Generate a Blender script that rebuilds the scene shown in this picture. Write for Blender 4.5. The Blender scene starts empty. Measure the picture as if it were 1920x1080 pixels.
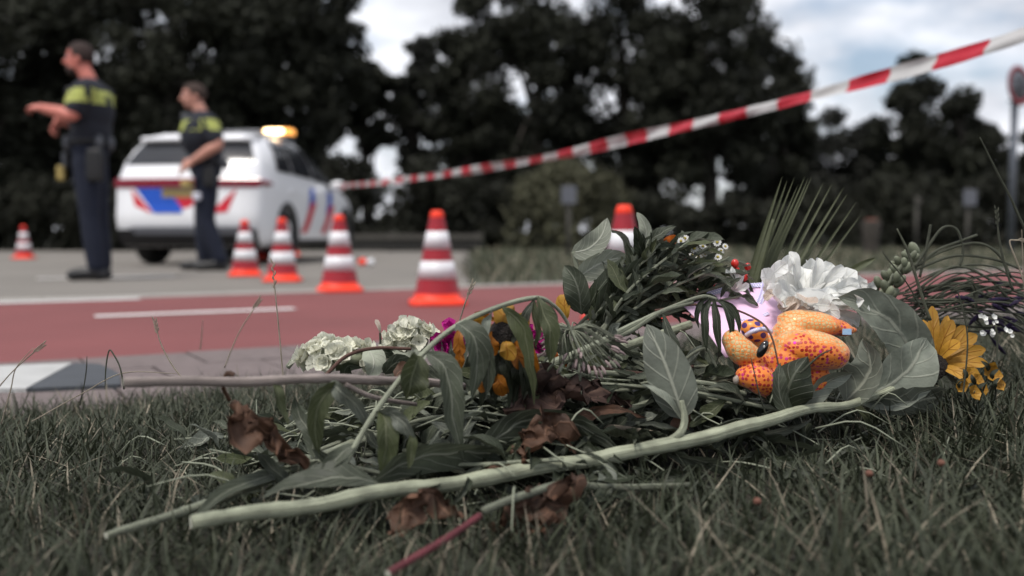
import bpy, bmesh, math, random
import numpy as np
from mathutils import Vector, Matrix, noise as mnoise

R = math.radians
rng = np.random.default_rng(7)
random.seed(7)
SC = bpy.context.scene
COL = SC.collection

# ------------------------------------------------------------------ camera
F_PX, HC, PITCH = 1867.0, 0.37, math.atan(102 / 1867.0)
cam_d = bpy.data.cameras.new("camera")
cam_d.sensor_width = 36.0
cam_d.lens = 35.0
cam_d.clip_start, cam_d.clip_end = 0.02, 3000
cam_d.dof.use_dof = True
cam_d.dof.focus_distance = 1.40
cam_d.dof.aperture_fstop = 2.6
cam_d.dof.aperture_blades = 0
cam = bpy.data.objects.new("camera", cam_d)
COL.objects.link(cam)
cam.location = (0, 0, HC)
cam.rotation_euler = (R(90) - PITCH, 0, 0)
SC.camera = cam

# ------------------------------------------------------------------ world
SUN_EL, SUN_AZ = R(64), R(215)      # azimuth clockwise from +Y : behind the camera, to the left
w = bpy.data.worlds.new("World")
SC.world = w
w.use_nodes = True
nt = w.node_tree
nt.nodes.clear()
out = nt.nodes.new("ShaderNodeOutputWorld")
sky = nt.nodes.new("ShaderNodeTexSky")
sky.sky_type = 'NISHITA'
sky.sun_disc = False
sky.sun_elevation = SUN_EL
sky.sun_rotation = SUN_AZ
sky.dust_density = 2.0
bg1 = nt.nodes.new("ShaderNodeBackground"); bg1.inputs[1].default_value = 0.09
nt.links.new(sky.outputs[0], bg1.inputs[0])
tc = nt.nodes.new("ShaderNodeTexCoord")
mp = nt.nodes.new("ShaderNodeMapping"); mp.inputs['Scale'].default_value = (1, 1, 2.6); mp.inputs['Location'].default_value = (0.35, 0.0, 0.2)
nt.links.new(tc.outputs['Generated'], mp.inputs[0])
n1 = nt.nodes.new("ShaderNodeTexNoise"); n1.inputs['Scale'].default_value = 4.2; n1.inputs['Detail'].default_value = 7; n1.inputs['Roughness'].default_value = 0.55
nt.links.new(mp.outputs[0], n1.inputs['Vector'])
r1 = nt.nodes.new("ShaderNodeValToRGB")
r1.color_ramp.elements[0].position = 0.36; r1.color_ramp.elements[0].color = (0.15, 0.15, 0.15, 1)
r1.color_ramp.elements[1].position = 0.52; r1.color_ramp.elements[1].color = (1, 1, 1, 1)
nt.links.new(n1.outputs['Fac'], r1.inputs[0])
n2 = nt.nodes.new("ShaderNodeTexNoise"); n2.inputs['Scale'].default_value = 6.5; n2.inputs['Detail'].default_value = 5
nt.links.new(mp.outputs[0], n2.inputs['Vector'])
r2 = nt.nodes.new("ShaderNodeValToRGB")
r2.color_ramp.elements[0].position = 0.34; r2.color_ramp.elements[0].color = (0.58, 0.60, 0.66, 1)
r2.color_ramp.elements[1].position = 0.56; r2.color_ramp.elements[1].color = (0.90, 0.92, 0.98, 1)
nt.links.new(n2.outputs['Fac'], r2.inputs[0])
bg2 = nt.nodes.new("ShaderNodeBackground"); bg2.inputs[1].default_value = 0.80
nt.links.new(r2.outputs[0], bg2.inputs[0])
mx = nt.nodes.new("ShaderNodeMixShader")
nt.links.new(r1.outputs[0], mx.inputs[0])
nt.links.new(bg1.outputs[0], mx.inputs[1]); nt.links.new(bg2.outputs[0], mx.inputs[2])
nt.links.new(mx.outputs[0], out.inputs[0])

sun_d = bpy.data.lights.new("sun", 'SUN'); sun_d.energy = 2.1; sun_d.angle = R(12); sun_d.color = (1, 0.96, 0.90)
sun = bpy.data.objects.new("sun", sun_d); COL.objects.link(sun)
sdir = Vector((math.sin(SUN_AZ) * math.cos(SUN_EL), math.cos(SUN_AZ) * math.cos(SUN_EL), math.sin(SUN_EL)))
sun.rotation_euler = sdir.to_track_quat('Z', 'Y').to_euler()
sun.location = sdir * 60
SC.view_settings.view_transform = 'Standard'
SC.view_settings.look = 'None'
SC.view_settings.exposure = 0.55
SC.view_settings.gamma = 1.0
SC.cycles.max_bounces = 6

# ------------------------------------------------------------------ helpers
CP, SP = math.cos(PITCH), math.sin(PITCH)
CAM = np.array([0, 0, HC])
def P(px, py, d):
    """world point at photograph direction (px,py) and world depth Y = d"""
    a, b = (px - 960) / F_PX, (540 - py) / F_PX
    y = CP + b * SP
    z = -SP + b * CP
    k = d / y
    return np.array([a * k, d, HC + z * k])
def G(px, py, z=0.0):
    """point of the ground (height z) in photograph direction"""
    a, b = (px - 960) / F_PX, (540 - py) / F_PX
    y = CP + b * SP
    zz = -SP + b * CP
    k = (z - HC) / zz
    return np.array([a * k, y * k, z])
def nz(v):
    v = np.asarray(v, float)
    n = np.linalg.norm(v)
    return v / n if n > 1e-9 else v

def wloc(o):
    v = Vector((0, 0, 0))
    while o is not None:
        v += o.location
        o = o.parent
    return v

def mesh(name, V, F, m=None, uv=None, smooth=True):
    me = bpy.data.meshes.new(name)
    me.from_pydata([tuple(map(float, v)) for v in V], [], [tuple(int(i) for i in f) for f in F])
    if smooth and len(me.polygons):
        me.polygons.foreach_set('use_smooth', [True] * len(me.polygons))
    if uv is not None:
        l = me.uv_layers.new(name='UVMap')
        idx = np.empty(len(me.loops), dtype=np.int32); me.loops.foreach_get('vertex_index', idx)
        l.data.foreach_set('uv', np.asarray(uv, np.float32)[idx].ravel())
    if m is not None:
        me.materials.append(m)
    me.update()
    return me

def put(name, me, parent=None):
    o = bpy.data.objects.new(name, me)
    COL.objects.link(o)
    if parent is not None:
        o.parent = parent
    return o

def obj(name, V, F, m, parent=None, uv=None, smooth=True):
    """mesh object from WORLD coordinates; under a parent (unrotated) coordinates become local"""
    V = np.asarray(V, float)
    if parent is not None:
        V = V - np.array(wloc(parent))
    return put(name, mesh(name, V, F, m, uv, smooth), parent)

def lobj(name, V, F, m, parent=None, uv=None, smooth=True):
    """mesh object from coordinates local to the parent"""
    return put(name, mesh(name, V, F, m, uv, smooth), parent)

def inst(name, me, M, parent=None):
    """shared mesh placed by world matrix M"""
    o = put(name, me, parent)
    if parent is not None:
        M = Matrix.Translation(-wloc(parent)) @ M
    o.matrix_basis = M
    return o

def tag(o, label, cat, group=None, kind=None):
    if label: o['label'] = label
    if cat: o['category'] = cat
    if group: o['group'] = group
    if kind: o['kind'] = kind
    return o

def thing(name, loc, label, cat, group=None, rz=0):
    o = bpy.data.objects.new(name, None)
    o.empty_display_size = 0.05
    COL.objects.link(o)
    o.location = tuple(map(float, loc)); o.rotation_euler = (0, 0, rz)
    return tag(o, label, cat, group)

def structure(o):
    o['kind'] = 'structure'
    return o

def spline(pts, n):
    """Catmull-Rom through pts, n samples"""
    p = np.asarray(pts, float)
    if len(p) == 2:
        t = np.linspace(0, 1, n)[:, None]
        return p[0] * (1 - t) + p[1] * t
    q = np.vstack([2 * p[0] - p[1], p, 2 * p[-1] - p[-2]])
    s = np.linspace(0, len(p) - 1 - 1e-9, n)
    o = []
    for x in s:
        i = int(x); t = x - i
        a, b, c, d = q[i], q[i + 1], q[i + 2], q[i + 3]
        o.append(0.5 * ((2 * b) + (-a + c) * t + (2 * a - 5 * b + 4 * c - d) * t * t + (-a + 3 * b - 3 * c + d) * t ** 3))
    return np.array(o)

def tube(pts, rad, n=None, seg=8, ridge=0.0):
    """closed tube along pts (smoothed). rad: number or list over pts"""
    pts = np.asarray(pts, float)
    n = n or max(6, 5 * len(pts))
    rad = np.interp(np.linspace(0, 1, n), np.linspace(0, 1, len(np.atleast_1d(rad))), np.atleast_1d(rad)) if np.ndim(rad) else np.full(n, rad)
    c = spline(pts, n)
    T = np.gradient(c, axis=0)
    T /= np.maximum(np.linalg.norm(T, axis=1), 1e-9)[:, None]
    a = np.array([0, 0, 1.0]) if abs(T[0][2]) < 0.9 else np.array([1.0, 0, 0])
    u = nz(np.cross(T[0], a))
    V, Fc, uv = [], [], []
    for i in range(n):
        u = nz(u - T[i] * np.dot(u, T[i])); v = np.cross(T[i], u)
        for k in range(seg):
            th = 2 * math.pi * k / seg
            rr = rad[i] * (1 + (ridge if k % 2 else 0))
            V.append(c[i] + rr * (math.cos(th) * u + math.sin(th) * v)); uv.append((k / seg, i / (n - 1)))
    for i in range(n - 1):
        for k in range(seg):
            k2 = (k + 1) % seg
            Fc.append((i * seg + k, i * seg + k2, (i + 1) * seg + k2, (i + 1) * seg + k))
    Fc.append(tuple(range(seg))[::-1]); Fc.append(tuple((n - 1) * seg + k for k in range(seg)))
    return V, Fc, uv

class MB:
    """collects shapes into ONE mesh"""
    def __init__(s): s.V, s.F = [], []
    def add(s, V, F):
        k = len(s.V); s.V += [tuple(v) for v in V]; s.F += [tuple(i + k for i in f) for f in F]; return s
    def box(s, x0, x1, y0, y1, z0, z1):
        return s.add([(x0, y0, z0), (x1, y0, z0), (x1, y1, z0), (x0, y1, z0), (x0, y0, z1), (x1, y0, z1), (x1, y1, z1), (x0, y1, z1)],
                     [(3, 2, 1, 0), (4, 5, 6, 7), (0, 1, 5, 4), (1, 2, 6, 5), (2, 3, 7, 6), (3, 0, 4, 7)])
    def tube(s, pts, rad, n=None, seg=8):
        V, F, _ = tube(pts, rad, n, seg); return s.add(V, F)
    def ell(s, c, r, M=None, nu=16, nv=10):
        V, F = ellipsoid(c, r, M, nu, nv); return s.add(V, F)

def ellipsoid(c, r, M=None, nu=16, nv=10):
    V, Fc = [], []
    for j in range(nv + 1):
        ph = math.pi * j / nv
        for i in range(nu):
            th = 2 * math.pi * i / nu
            v = np.array([r[0] * math.sin(ph) * math.cos(th), r[1] * math.sin(ph) * math.sin(th), r[2] * math.cos(ph)])
            if M is not None: v = np.array(M @ Vector(v))
            V.append(v + np.asarray(c))
    for j in range(nv):
        for i in range(nu):
            i2 = (i + 1) % nu
            Fc.append((j * nu + i, (j + 1) * nu + i, (j + 1) * nu + i2, j * nu + i2))
    return V, Fc

def lathe(prof, seg=24):
    """prof: (r,z) list; closed ends when r = 0"""
    V, Fc = [], []
    for r, z in prof:
        for k in range(seg):
            a = 2 * math.pi * k / seg
            V.append((r * math.cos(a), r * math.sin(a), z))
    for i in range(len(prof) - 1):
        for k in range(seg):
            k2 = (k + 1) % seg
            Fc.append((i * seg + k, i * seg + k2, (i + 1) * seg + k2, (i + 1) * seg + k))
    return V, Fc

def fuse(name, mb, m, voxel, smooth_it=3, parent=None, world=True):
    """union of overlapping shapes as one continuous surface (voxel remesh)"""
    V = np.asarray(mb.V, float)
    if parent is not None and world: V = V - np.array(wloc(parent))
    o = put(name + '_tmp', mesh(name, V, mb.F))
    md = o.modifiers.new('r', 'REMESH'); md.mode = 'VOXEL'; md.voxel_size = voxel
    ms = o.modifiers.new('s', 'SMOOTH'); ms.factor = 0.5; ms.iterations = smooth_it
    dg = bpy.context.evaluated_depsgraph_get()
    me = bpy.data.meshes.new_from_object(o.evaluated_get(dg))
    old = o.data
    bpy.data.objects.remove(o); bpy.data.meshes.remove(old)
    me.name = name
    me.polygons.foreach_set('use_smooth', [True] * len(me.polygons))
    me.materials.clear(); me.materials.append(m)
    return put(name, me, parent)

# ------------------------------------------------------------------ materials
def new_mat(name):
    m = bpy.data.materials.new(name); m.use_nodes = True
    t = m.node_tree
    return m, t, t.nodes['Principled BSDF']

def nd(t, typ, **kw):
    n = t.nodes.new(typ)
    for k, v in kw.items():
        if k in n.inputs: n.inputs[k].default_value = v
        else: setattr(n, k, v)
    return n

def c4(c): return (c[0], c[1], c[2], 1)

def simple(name, col, rough=0.6, var=0.12, scale=12.0, bump=0.0, bscale=60, metal=0.0, spec=0.4, emit=None, coat=0.0, coords='Object'):
    m, t, b = new_mat(name)
    b.inputs['Roughness'].default_value = rough
    b.inputs['Metallic'].default_value = metal
    b.inputs['Specular IOR Level'].default_value = spec
    b.inputs['Coat Weight'].default_value = coat
    co = nd(t, 'ShaderNodeTexCoord')
    no = nd(t, 'ShaderNodeTexNoise', Scale=scale, Detail=5.0)
    t.links.new(co.outputs[coords], no.inputs['Vector'])
    mx = nd(t, 'ShaderNodeMix', data_type='RGBA')
    mx.inputs[6].default_value = c4([max(0, x * (1 - var)) for x in col]); mx.inputs[7].default_value = c4([min(1, x * (1 + var)) for x in col])
    t.links.new(no.outputs['Fac'], mx.inputs[0]); t.links.new(mx.outputs[2], b.inputs['Base Color'])
    if bump:
        n2 = nd(t, 'ShaderNodeTexNoise', Scale=bscale, Detail=4.0)
        t.links.new(co.outputs[coords], n2.inputs['Vector'])
        bp = nd(t, 'ShaderNodeBump', Strength=bump, Distance=0.01)
        t.links.new(n2.outputs['Fac'], bp.inputs['Height']); t.links.new(bp.outputs[0], b.inputs['Normal'])
    if emit:
        b.inputs['Emission Color'].default_value = c4(emit[0]); b.inputs['Emission Strength'].default_value = emit[1]
    return m

def leaf_mat(name, top, under, vein, vfreq=7.0, trans=0.18, rough=0.55, var=0.35, veins=True, spots=None):
    """two-sided leaf: midrib and side veins along the UVs, paler underside, a little light through the blade"""
    m, t, b = new_mat(name)
    L = t.links.new
    b.inputs['Roughness'].default_value = rough; b.inputs['Specular IOR Level'].default_value = 0.35
    ge = nd(t, 'ShaderNodeNewGeometry'); oi = nd(t, 'ShaderNodeObjectInfo')
    mx = nd(t, 'ShaderNodeMix', data_type='RGBA'); mx.inputs[6].default_value = c4(top); mx.inputs[7].default_value = c4(under)
    L(ge.outputs['Backfacing'], mx.inputs[0])
    co = nd(t, 'ShaderNodeTexCoord')
    no = nd(t, 'ShaderNodeTexNoise', Scale=28.0, Detail=4.0); L(co.outputs['Object'], no.inputs['Vector'])
    mr = nd(t, 'ShaderNodeMapRange'); mr.inputs[1].default_value = .3; mr.inputs[2].default_value = .7; mr.inputs[3].default_value = 1 - var; mr.inputs[4].default_value = 1 + var * .6
    L(no.outputs['Fac'], mr.inputs[0])
    ra = nd(t, 'ShaderNodeMapRange'); ra.inputs[3].default_value = .75; ra.inputs[4].default_value = 1.25
    L(oi.outputs['Random'], ra.inputs[0])
    mu = nd(t, 'ShaderNodeMath', operation='MULTIPLY'); L(mr.outputs[0], mu.inputs[0]); L(ra.outputs[0], mu.inputs[1])
    hs = nd(t, 'ShaderNodeHueSaturation'); L(mx.outputs[2], hs.inputs['Color']); L(mu.outputs[0], hs.inputs['Value'])
    col = hs.outputs[0]
    if not veins:
        mpn = nd(t, 'ShaderNodeMapping'); mpn.inputs['Scale'].default_value = (16, 5, 1); L(co.outputs['UV'], mpn.inputs[0])
        ns = nd(t, 'ShaderNodeTexNoise', Scale=1.0, Detail=6.0, Roughness=.7); L(mpn.outputs[0], ns.inputs['Vector'])
        bl_ = nd(t, 'ShaderNodeMapRange'); bl_.inputs[1].default_value = .32; bl_.inputs[2].default_value = .5; bl_.inputs[3].default_value = .42; bl_.inputs[4].default_value = 1.08; L(ns.outputs['Fac'], bl_.inputs[0])
        hs2 = nd(t, 'ShaderNodeHueSaturation'); L(col, hs2.inputs['Color']); L(bl_.outputs[0], hs2.inputs['Value']); col = hs2.outputs[0]
        bps = nd(t, 'ShaderNodeBump', Strength=.9, Distance=.003); L(ns.outputs['Fac'], bps.inputs['Height']); L(bps.outputs[0], b.inputs['Normal'])
    if veins:
        uv = nd(t, 'ShaderNodeSeparateXYZ'); L(co.outputs['UV'], uv.inputs[0])
        s = nd(t, 'ShaderNodeMath', operation='SUBTRACT'); L(uv.outputs[0], s.inputs[0]); s.inputs[1].default_value = .5
        ab = nd(t, 'ShaderNodeMath', operation='ABSOLUTE'); L(s.outputs[0], ab.inputs[0])
        mid = nd(t, 'ShaderNodeMapRange'); mid.inputs[1].default_value = .015; mid.inputs[2].default_value = .05; mid.inputs[3].default_value = 1; mid.inputs[4].default_value = 0
        L(ab.outputs[0], mid.inputs[0])
        k = nd(t, 'ShaderNodeMath', operation='MULTIPLY_ADD'); L(ab.outputs[0], k.inputs[0]); k.inputs[1].default_value = -.55; L(uv.outputs[1], k.inputs[2])
        k2 = nd(t, 'ShaderNodeMath', operation='MULTIPLY'); L(k.outputs[0], k2.inputs[0]); k2.inputs[1].default_value = vfreq
        fr = nd(t, 'ShaderNodeMath', operation='FRACT'); L(k2.outputs[0], fr.inputs[0])
        pp = nd(t, 'ShaderNodeMath', operation='PINGPONG'); L(fr.outputs[0], pp.inputs[0]); pp.inputs[1].default_value = .5
        sv = nd(t, 'ShaderNodeMapRange'); sv.inputs[1].default_value = .02; sv.inputs[2].default_value = .09; sv.inputs[3].default_value = .55; sv.inputs[4].default_value = 0
        L(pp.outputs[0], sv.inputs[0])
        mxv = nd(t, 'ShaderNodeMath', operation='MAXIMUM'); L(mid.outputs[0], mxv.inputs[0]); L(sv.outputs[0], mxv.inputs[1])
        m2 = nd(t, 'ShaderNodeMix', data_type='RGBA'); L(mxv.outputs[0], m2.inputs[0]); L(col, m2.inputs[6]); m2.inputs[7].default_value = c4(vein)
        col = m2.outputs[2]
        bp = nd(t, 'ShaderNodeBump', Strength=0.5, Distance=0.002); L(mxv.outputs[0], bp.inputs['Height'])
        n3 = nd(t, 'ShaderNodeTexNoise', Scale=140.0, Detail=3.0); L(co.outputs['Object'], n3.inputs['Vector'])
        bp2 = nd(t, 'ShaderNodeBump', Strength=0.25, Distance=0.003); L(n3.outputs['Fac'], bp2.inputs['Height']); L(bp.outputs[0], bp2.inputs['Normal'])
        L(bp2.outputs[0], b.inputs['Normal'])
    L(col, b.inputs['Base Color'])
    tr = nd(t, 'ShaderNodeBsdfTranslucent'); L(col, tr.inputs['Color'])
    ms = nd(t, 'ShaderNodeMixShader'); ms.inputs[0].default_value = trans
    L(b.outputs[0], ms.inputs[1]); L(tr.outputs[0], ms.inputs[2])
    L(ms.outputs[0], t.nodes['Material Output'].inputs['Surface'])
    return m

def attr_mat(name, rough=0.6, trans=0.15, spec=.3):
    """colour comes from the per-blade colour attribute (green, straw, dark kinds of blade)"""
    m, t, b = new_mat(name)
    b.inputs['Roughness'].default_value = rough; b.inputs['Specular IOR Level'].default_value = spec
    a = nd(t, 'ShaderNodeAttribute', attribute_name='Col')
    t.links.new(a.outputs['Color'], b.inputs['Base Color'])
    tr = nd(t, 'ShaderNodeBsdfTranslucent'); t.links.new(a.outputs['Color'], tr.inputs['Color'])
    ms = nd(t, 'ShaderNodeMixShader'); ms.inputs[0].default_value = trans
    t.links.new(b.outputs[0], ms.inputs[1]); t.links.new(tr.outputs[0], ms.inputs[2])
    t.links.new(ms.outputs[0], t.nodes['Material Output'].inputs['Surface'])
    return m

M = {}
M['asphalt'] = simple('asphalt', (.175, .16, .142), .9, .3, .9, .5, 90)
M['red_asphalt'] = simple('red_asphalt', (.175, .052, .051), .85, .3, 1.1, .5, 110)
M['concrete'] = simple('concrete', (.32, .30, .275), .85, .15, 5, .4, 70)
M['tile'] = simple('paving_tile', (.145, .115, .11), .85, .35, 22, .5, 80)
M['tile_bed'] = simple('paving_bed', (.10, .08, .07), .95, .2, 20)
M['white_paint'] = simple('white_paint', (.68, .66, .64), .7, .14, 8, .3, 90)
M['dark_slab'] = simple('dark_slab', (.055, .06, .068), .8, .2, 14, .3, 80)
M['soil'] = simple('soil', (.035, .032, .024), .95, .3, 9, .6, 40)
M['field'] = simple('field_ground', (.085, .088, .062), .95, .35, .8, .5, 10)
M['grass'] = attr_mat('grass_blade')
M['stem'] = leaf_mat('flower_stem', (.225, .24, .175), (.225, .24, .175), (.3, .3, .2), trans=0, var=.22, veins=False)
M['stem_pale'] = leaf_mat('sunflower_stem', (.265, .28, .20), (.265, .28, .20), (.3, .3, .2), trans=0, var=.4, veins=False)
M['stem_pink'] = leaf_mat('pinkish_stem', (.26, .215, .195), (.26, .215, .195), (.3, .2, .2), trans=0, var=.25, veins=False)
M['stem_red'] = leaf_mat('red_stem', (.17, .035, .045), (.17, .035, .045), (.3, .1, .1), trans=0, var=.3, veins=False)
M['twig'] = leaf_mat('brown_twig', (.12, .06, .045), (.12, .06, .045), (.3, .1, .1), trans=0, var=.3, veins=False)
M['cut'] = simple('cut_stem_end', (.55, .55, .45), .8, .15, 60)
M['leaf'] = leaf_mat('grey_green_leaf', (.064, .074, .050), (.165, .175, .14), (.19, .20, .155), trans=.25)
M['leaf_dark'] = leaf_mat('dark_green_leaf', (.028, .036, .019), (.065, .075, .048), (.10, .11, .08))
M['leaf_pale'] = leaf_mat('pale_sunflower_leaf', (.16, .175, .14), (.215, .23, .185), (.30, .31, .25), 5.0)
M['leaf_olive'] = leaf_mat('olive_leaf', (.075, .088, .040), (.15, .165, .10), (.16, .17, .1), trans=.35)
M['leaf_light'] = leaf_mat('light_bouquet_leaf', (.30, .32, .25), (.40, .42, .34), (.45, .46, .38), trans=.3)
M['dead'] = leaf_mat('dead_brown_leaf', (.085, .042, .024), (.13, .064, .038), (.15, .08, .05), trans=.12, rough=.7, var=.6)
M['dead_dark'] = leaf_mat('dead_dark_leaf', (.045, .024, .018), (.085, .048, .037), (.12, .07, .05), trans=.05, rough=.75, var=.6)
M['petal_yellow'] = leaf_mat('sunflower_petal', (.44, .23, .03), (.40, .20, .03), (.32, .13, .012), 2, trans=.3, var=.25)
M['petal_orange'] = leaf_mat('wilted_sunflower_petal', (.38, .13, .012), (.34, .15, .02), (.26, .08, .008), 2, trans=.3, var=.3)
M['disc'] = simple('sunflower_disc', (.012, .008, .006), .8, .4, 120, .9, 300)
M['sepal'] = leaf_mat('dark_sepal', (.028, .034, .020), (.05, .056, .035), (.06, .065, .045))
M['white_petal'] = leaf_mat('white_petal', (.84, .84, .81), (.82, .81, .77), (.76, .76, .70), 3, trans=.32, var=.08)
M['cream_petal'] = leaf_mat('cream_petal', (.74, .73, .61), (.74, .73, .61), (.6, .62, .48), 3, trans=.3, var=.15)
M['wither_petal'] = leaf_mat('withered_petal', (.62, .52, .44), (.6, .5, .42), (.42, .30, .22), 3, trans=.2, var=.25)
M['magenta'] = leaf_mat('magenta_petal', (.42, .008, .20), (.5, .03, .27), (.25, .0, .1), 3, trans=.2, var=.3)
M['pink_bud'] = leaf_mat('pinkish_bud', (.40, .30, .29), (.4, .3, .29), (.3, .2, .2), trans=.1, var=.3, veins=False)
M['berry'] = simple('red_berry', (.50, .02, .012), .25, .3, 30, spec=.6)
M['orange_petal'] = leaf_mat('orange_petal', (.70, .16, .02), (.6, .2, .05), (.5, .1, .02), 2, var=.2)
M['daisy_eye'] = simple('daisy_eye', (.42, .33, .05), .8, .2, 80)
M['purple'] = leaf_mat('lavender_bud', (.022, .009, .045), (.025, .01, .05), (.1, .05, .2), veins=False, trans=0, var=.5)
M['bud_green'] = leaf_mat('green_bud', (.17, .185, .125), (.17, .185, .125), (.3, .3, .2), veins=False, trans=.1, var=.3)
M['palm'] = leaf_mat('palm_blade', (.034, .042, .017), (.05, .06, .027), (.12, .13, .07), 0.0, trans=.2, var=.25)
M['straw'] = leaf_mat('straw_stalk', (.40, .34, .26), (.4, .34, .26), (.3, .3, .2), veins=False, trans=.1, var=.25)
M['stalk'] = leaf_mat('green_grey_stalk', (.085, .09, .062), (.085, .09, .062), (.3, .3, .2), veins=False, trans=.1, var=.25)

# -- the pavement frame: s along the cycle path, t across it (away from the camera)
PA = math.atan(0.58)
PO = G(250, 669)[:2]
SU, TU = np.array([math.cos(PA), math.sin(PA)]), np.array([-math.sin(PA), math.cos(PA)])
def ST(s, t, z=0.0):
    q = PO + SU * s + TU * t
    return np.array([q[0], q[1], z])
def st_of(p):
    v = np.asarray(p[:2]) - PO
    return float(v @ SU), float(v @ TU)

# ================================================================== SETTING
TILE_T = -1.0          # the paved edge strip runs from t = TILE_T to 0
def sm(x): x = np.clip(x, 0, 1); return x * x * (3 - 2 * x)
def zg(x, y):
    """height of the grass verge in the foreground"""
    v0, v1 = x - PO[0], y - PO[1]
    t = v0 * TU[0] + v1 * TU[1]
    return 0.004 + 0.026 * sm((TILE_T - t) / 0.45) + 0.035 * np.exp(-((x - .5) / .75) ** 2 - ((y - 1.55) / .5) ** 2)

def sheet(name, corners, z, m):
    V = [(c[0], c[1], z) for c in corners]
    return structure(obj(name, V, [tuple(range(len(V)))], m, smooth=False))

sheet('ground', [(-700, -300), (700, -300), (700, 1400), (-700, 1400)], -0.03, M['field'])
PW = 2.78
farA = ST(0, PW); 
sA = ((-.3) - (PO + TU * PW)[0]) / SU[0]
A = ST(sA, PW)
sheet('road', [ST(-40, PW)[:2], A[:2], (-.55, 13.0), (-.95, 21.5), (-45, 21.5)], 0.0, M['asphalt'])
sheet('cycle_path', [ST(-40, 0)[:2], ST(60, 0)[:2], ST(60, PW)[:2], ST(-40, PW)[:2]], 0.004, M['red_asphalt'])
# concrete edging between the road and the cycle path, single stones
ed = thing('edging_strip', ST(0, PW), 'pale concrete edging stones between grey road and red cycle path', 'edging')
ed['kind'] = 'structure'
mb = MB().box(-.495, .495, -.10, .10, -.05, .012)
em = mesh('edging_stone', mb.V, mb.F, M['concrete'], smooth=False)
for i in range(-9, 24):
    inst('edging_stone', em, Matrix.Translation(Vector(ST(i + .5, PW + .10))) @ Matrix.Rotation(PA, 4, 'Z'), ed)
# markings
def marking(name, s0, s1, t0, t1, z=.008, m='white_paint', par='ST'):
    return structure(obj(name, [ST(s0, t0, z), ST(s1, t0, z), ST(s1, t1, z), ST(s0, t1, z)], [(0, 1, 2, 3)], M[m], smooth=False))
sa, ta = st_of(G(176, 595)); sb, tb = st_of(G(556, 582)); tm = (ta + tb) / 2
marking('road_marking', sa, sb, tm - .05, tm + .05)
for k in (-1, 1, 2):
    marking('road_marking', sa + k * 3.6, sb + k * 3.6, tm - .05, tm + .05)
s_e = st_of(G(243, 556))[0]
marking('road_marking', s_e - 2.6, s_e, PW - .12, PW - .005)
sA1, tA1 = st_of(G(90, 521)); sA2, tA2 = st_of(G(338, 519))
marking('road_marking', sA1 - .1, sA2, (tA1 + tA2) / 2 - .07, (tA1 + tA2) / 2 + .07, .005)
# paved edge strip: single tiles over a bed
bed = structure(obj('pavement', [ST(-12, TILE_T - .15, -.012), ST(30, TILE_T - .15, -.012), ST(30, 0, -.012), ST(-12, 0, -.012)], [(0, 1, 2, 3)], M['tile_bed'], smooth=False))
mb = MB().box(-.146, .146, -.146, .146, -.02, .006)
tm_ = mesh('paving_tile', mb.V, mb.F, M['tile'], smooth=False)
skip = []
for j in range(4):
    for i in range(-14, 40):
        p = ST(i * .3 + .15 * (j % 2), -.15 - j * .3, random.uniform(-.002, .002))
        inst('paving_tile', tm_, Matrix.Translation(Vector(p)) @ Matrix.Rotation(PA + random.uniform(-.006, .006), 4, 'Z'), bed)
def slab(name, px, m, z=.022):
    V = [G(x, y, z) for x, y in px]; n = len(V)
    B = [v - np.array([0, 0, z + .01]) for v in V]
    F = [tuple(range(n))[::-1]] + [(i, (i + 1) % n, n + (i + 1) % n, n + i) for i in range(n)]
    return obj(name, V + B, F, m, bed, smooth=False)
slab('ramp_slab', [(-160, 692), (135, 680), (48, 728), (-160, 730)], simple('worn_white_slab', (.40, .40, .39), .8, .25, 12, .3, 80), .014)
slab('ramp_slab', [(140, 680), (188, 682), (224, 700), (226, 720), (52, 728)], M['dark_slab'], .0145)

# verge
nx, ny = 90, 80
xs, ys = np.linspace(-3.2, 4.5, nx), np.linspace(-1.2, 4.6, ny)
V = []; keep = {}
for j, y in enumerate(ys):
    for i, x in enumerate(xs):
        V.append((x, y, float(zg(x, y))))
Fq = []
for j in range(ny - 1):
    for i in range(nx - 1):
        c = np.array([(xs[i] + xs[i + 1]) / 2, (ys[j] + ys[j + 1]) / 2])
        if st_of(c)[1] < TILE_T - .02:
            Fq.append((j * nx + i, j * nx + i + 1, (j + 1) * nx + i + 1, (j + 1) * nx + i))
structure(obj('grass_verge', V, Fq, M['soil']))

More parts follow.
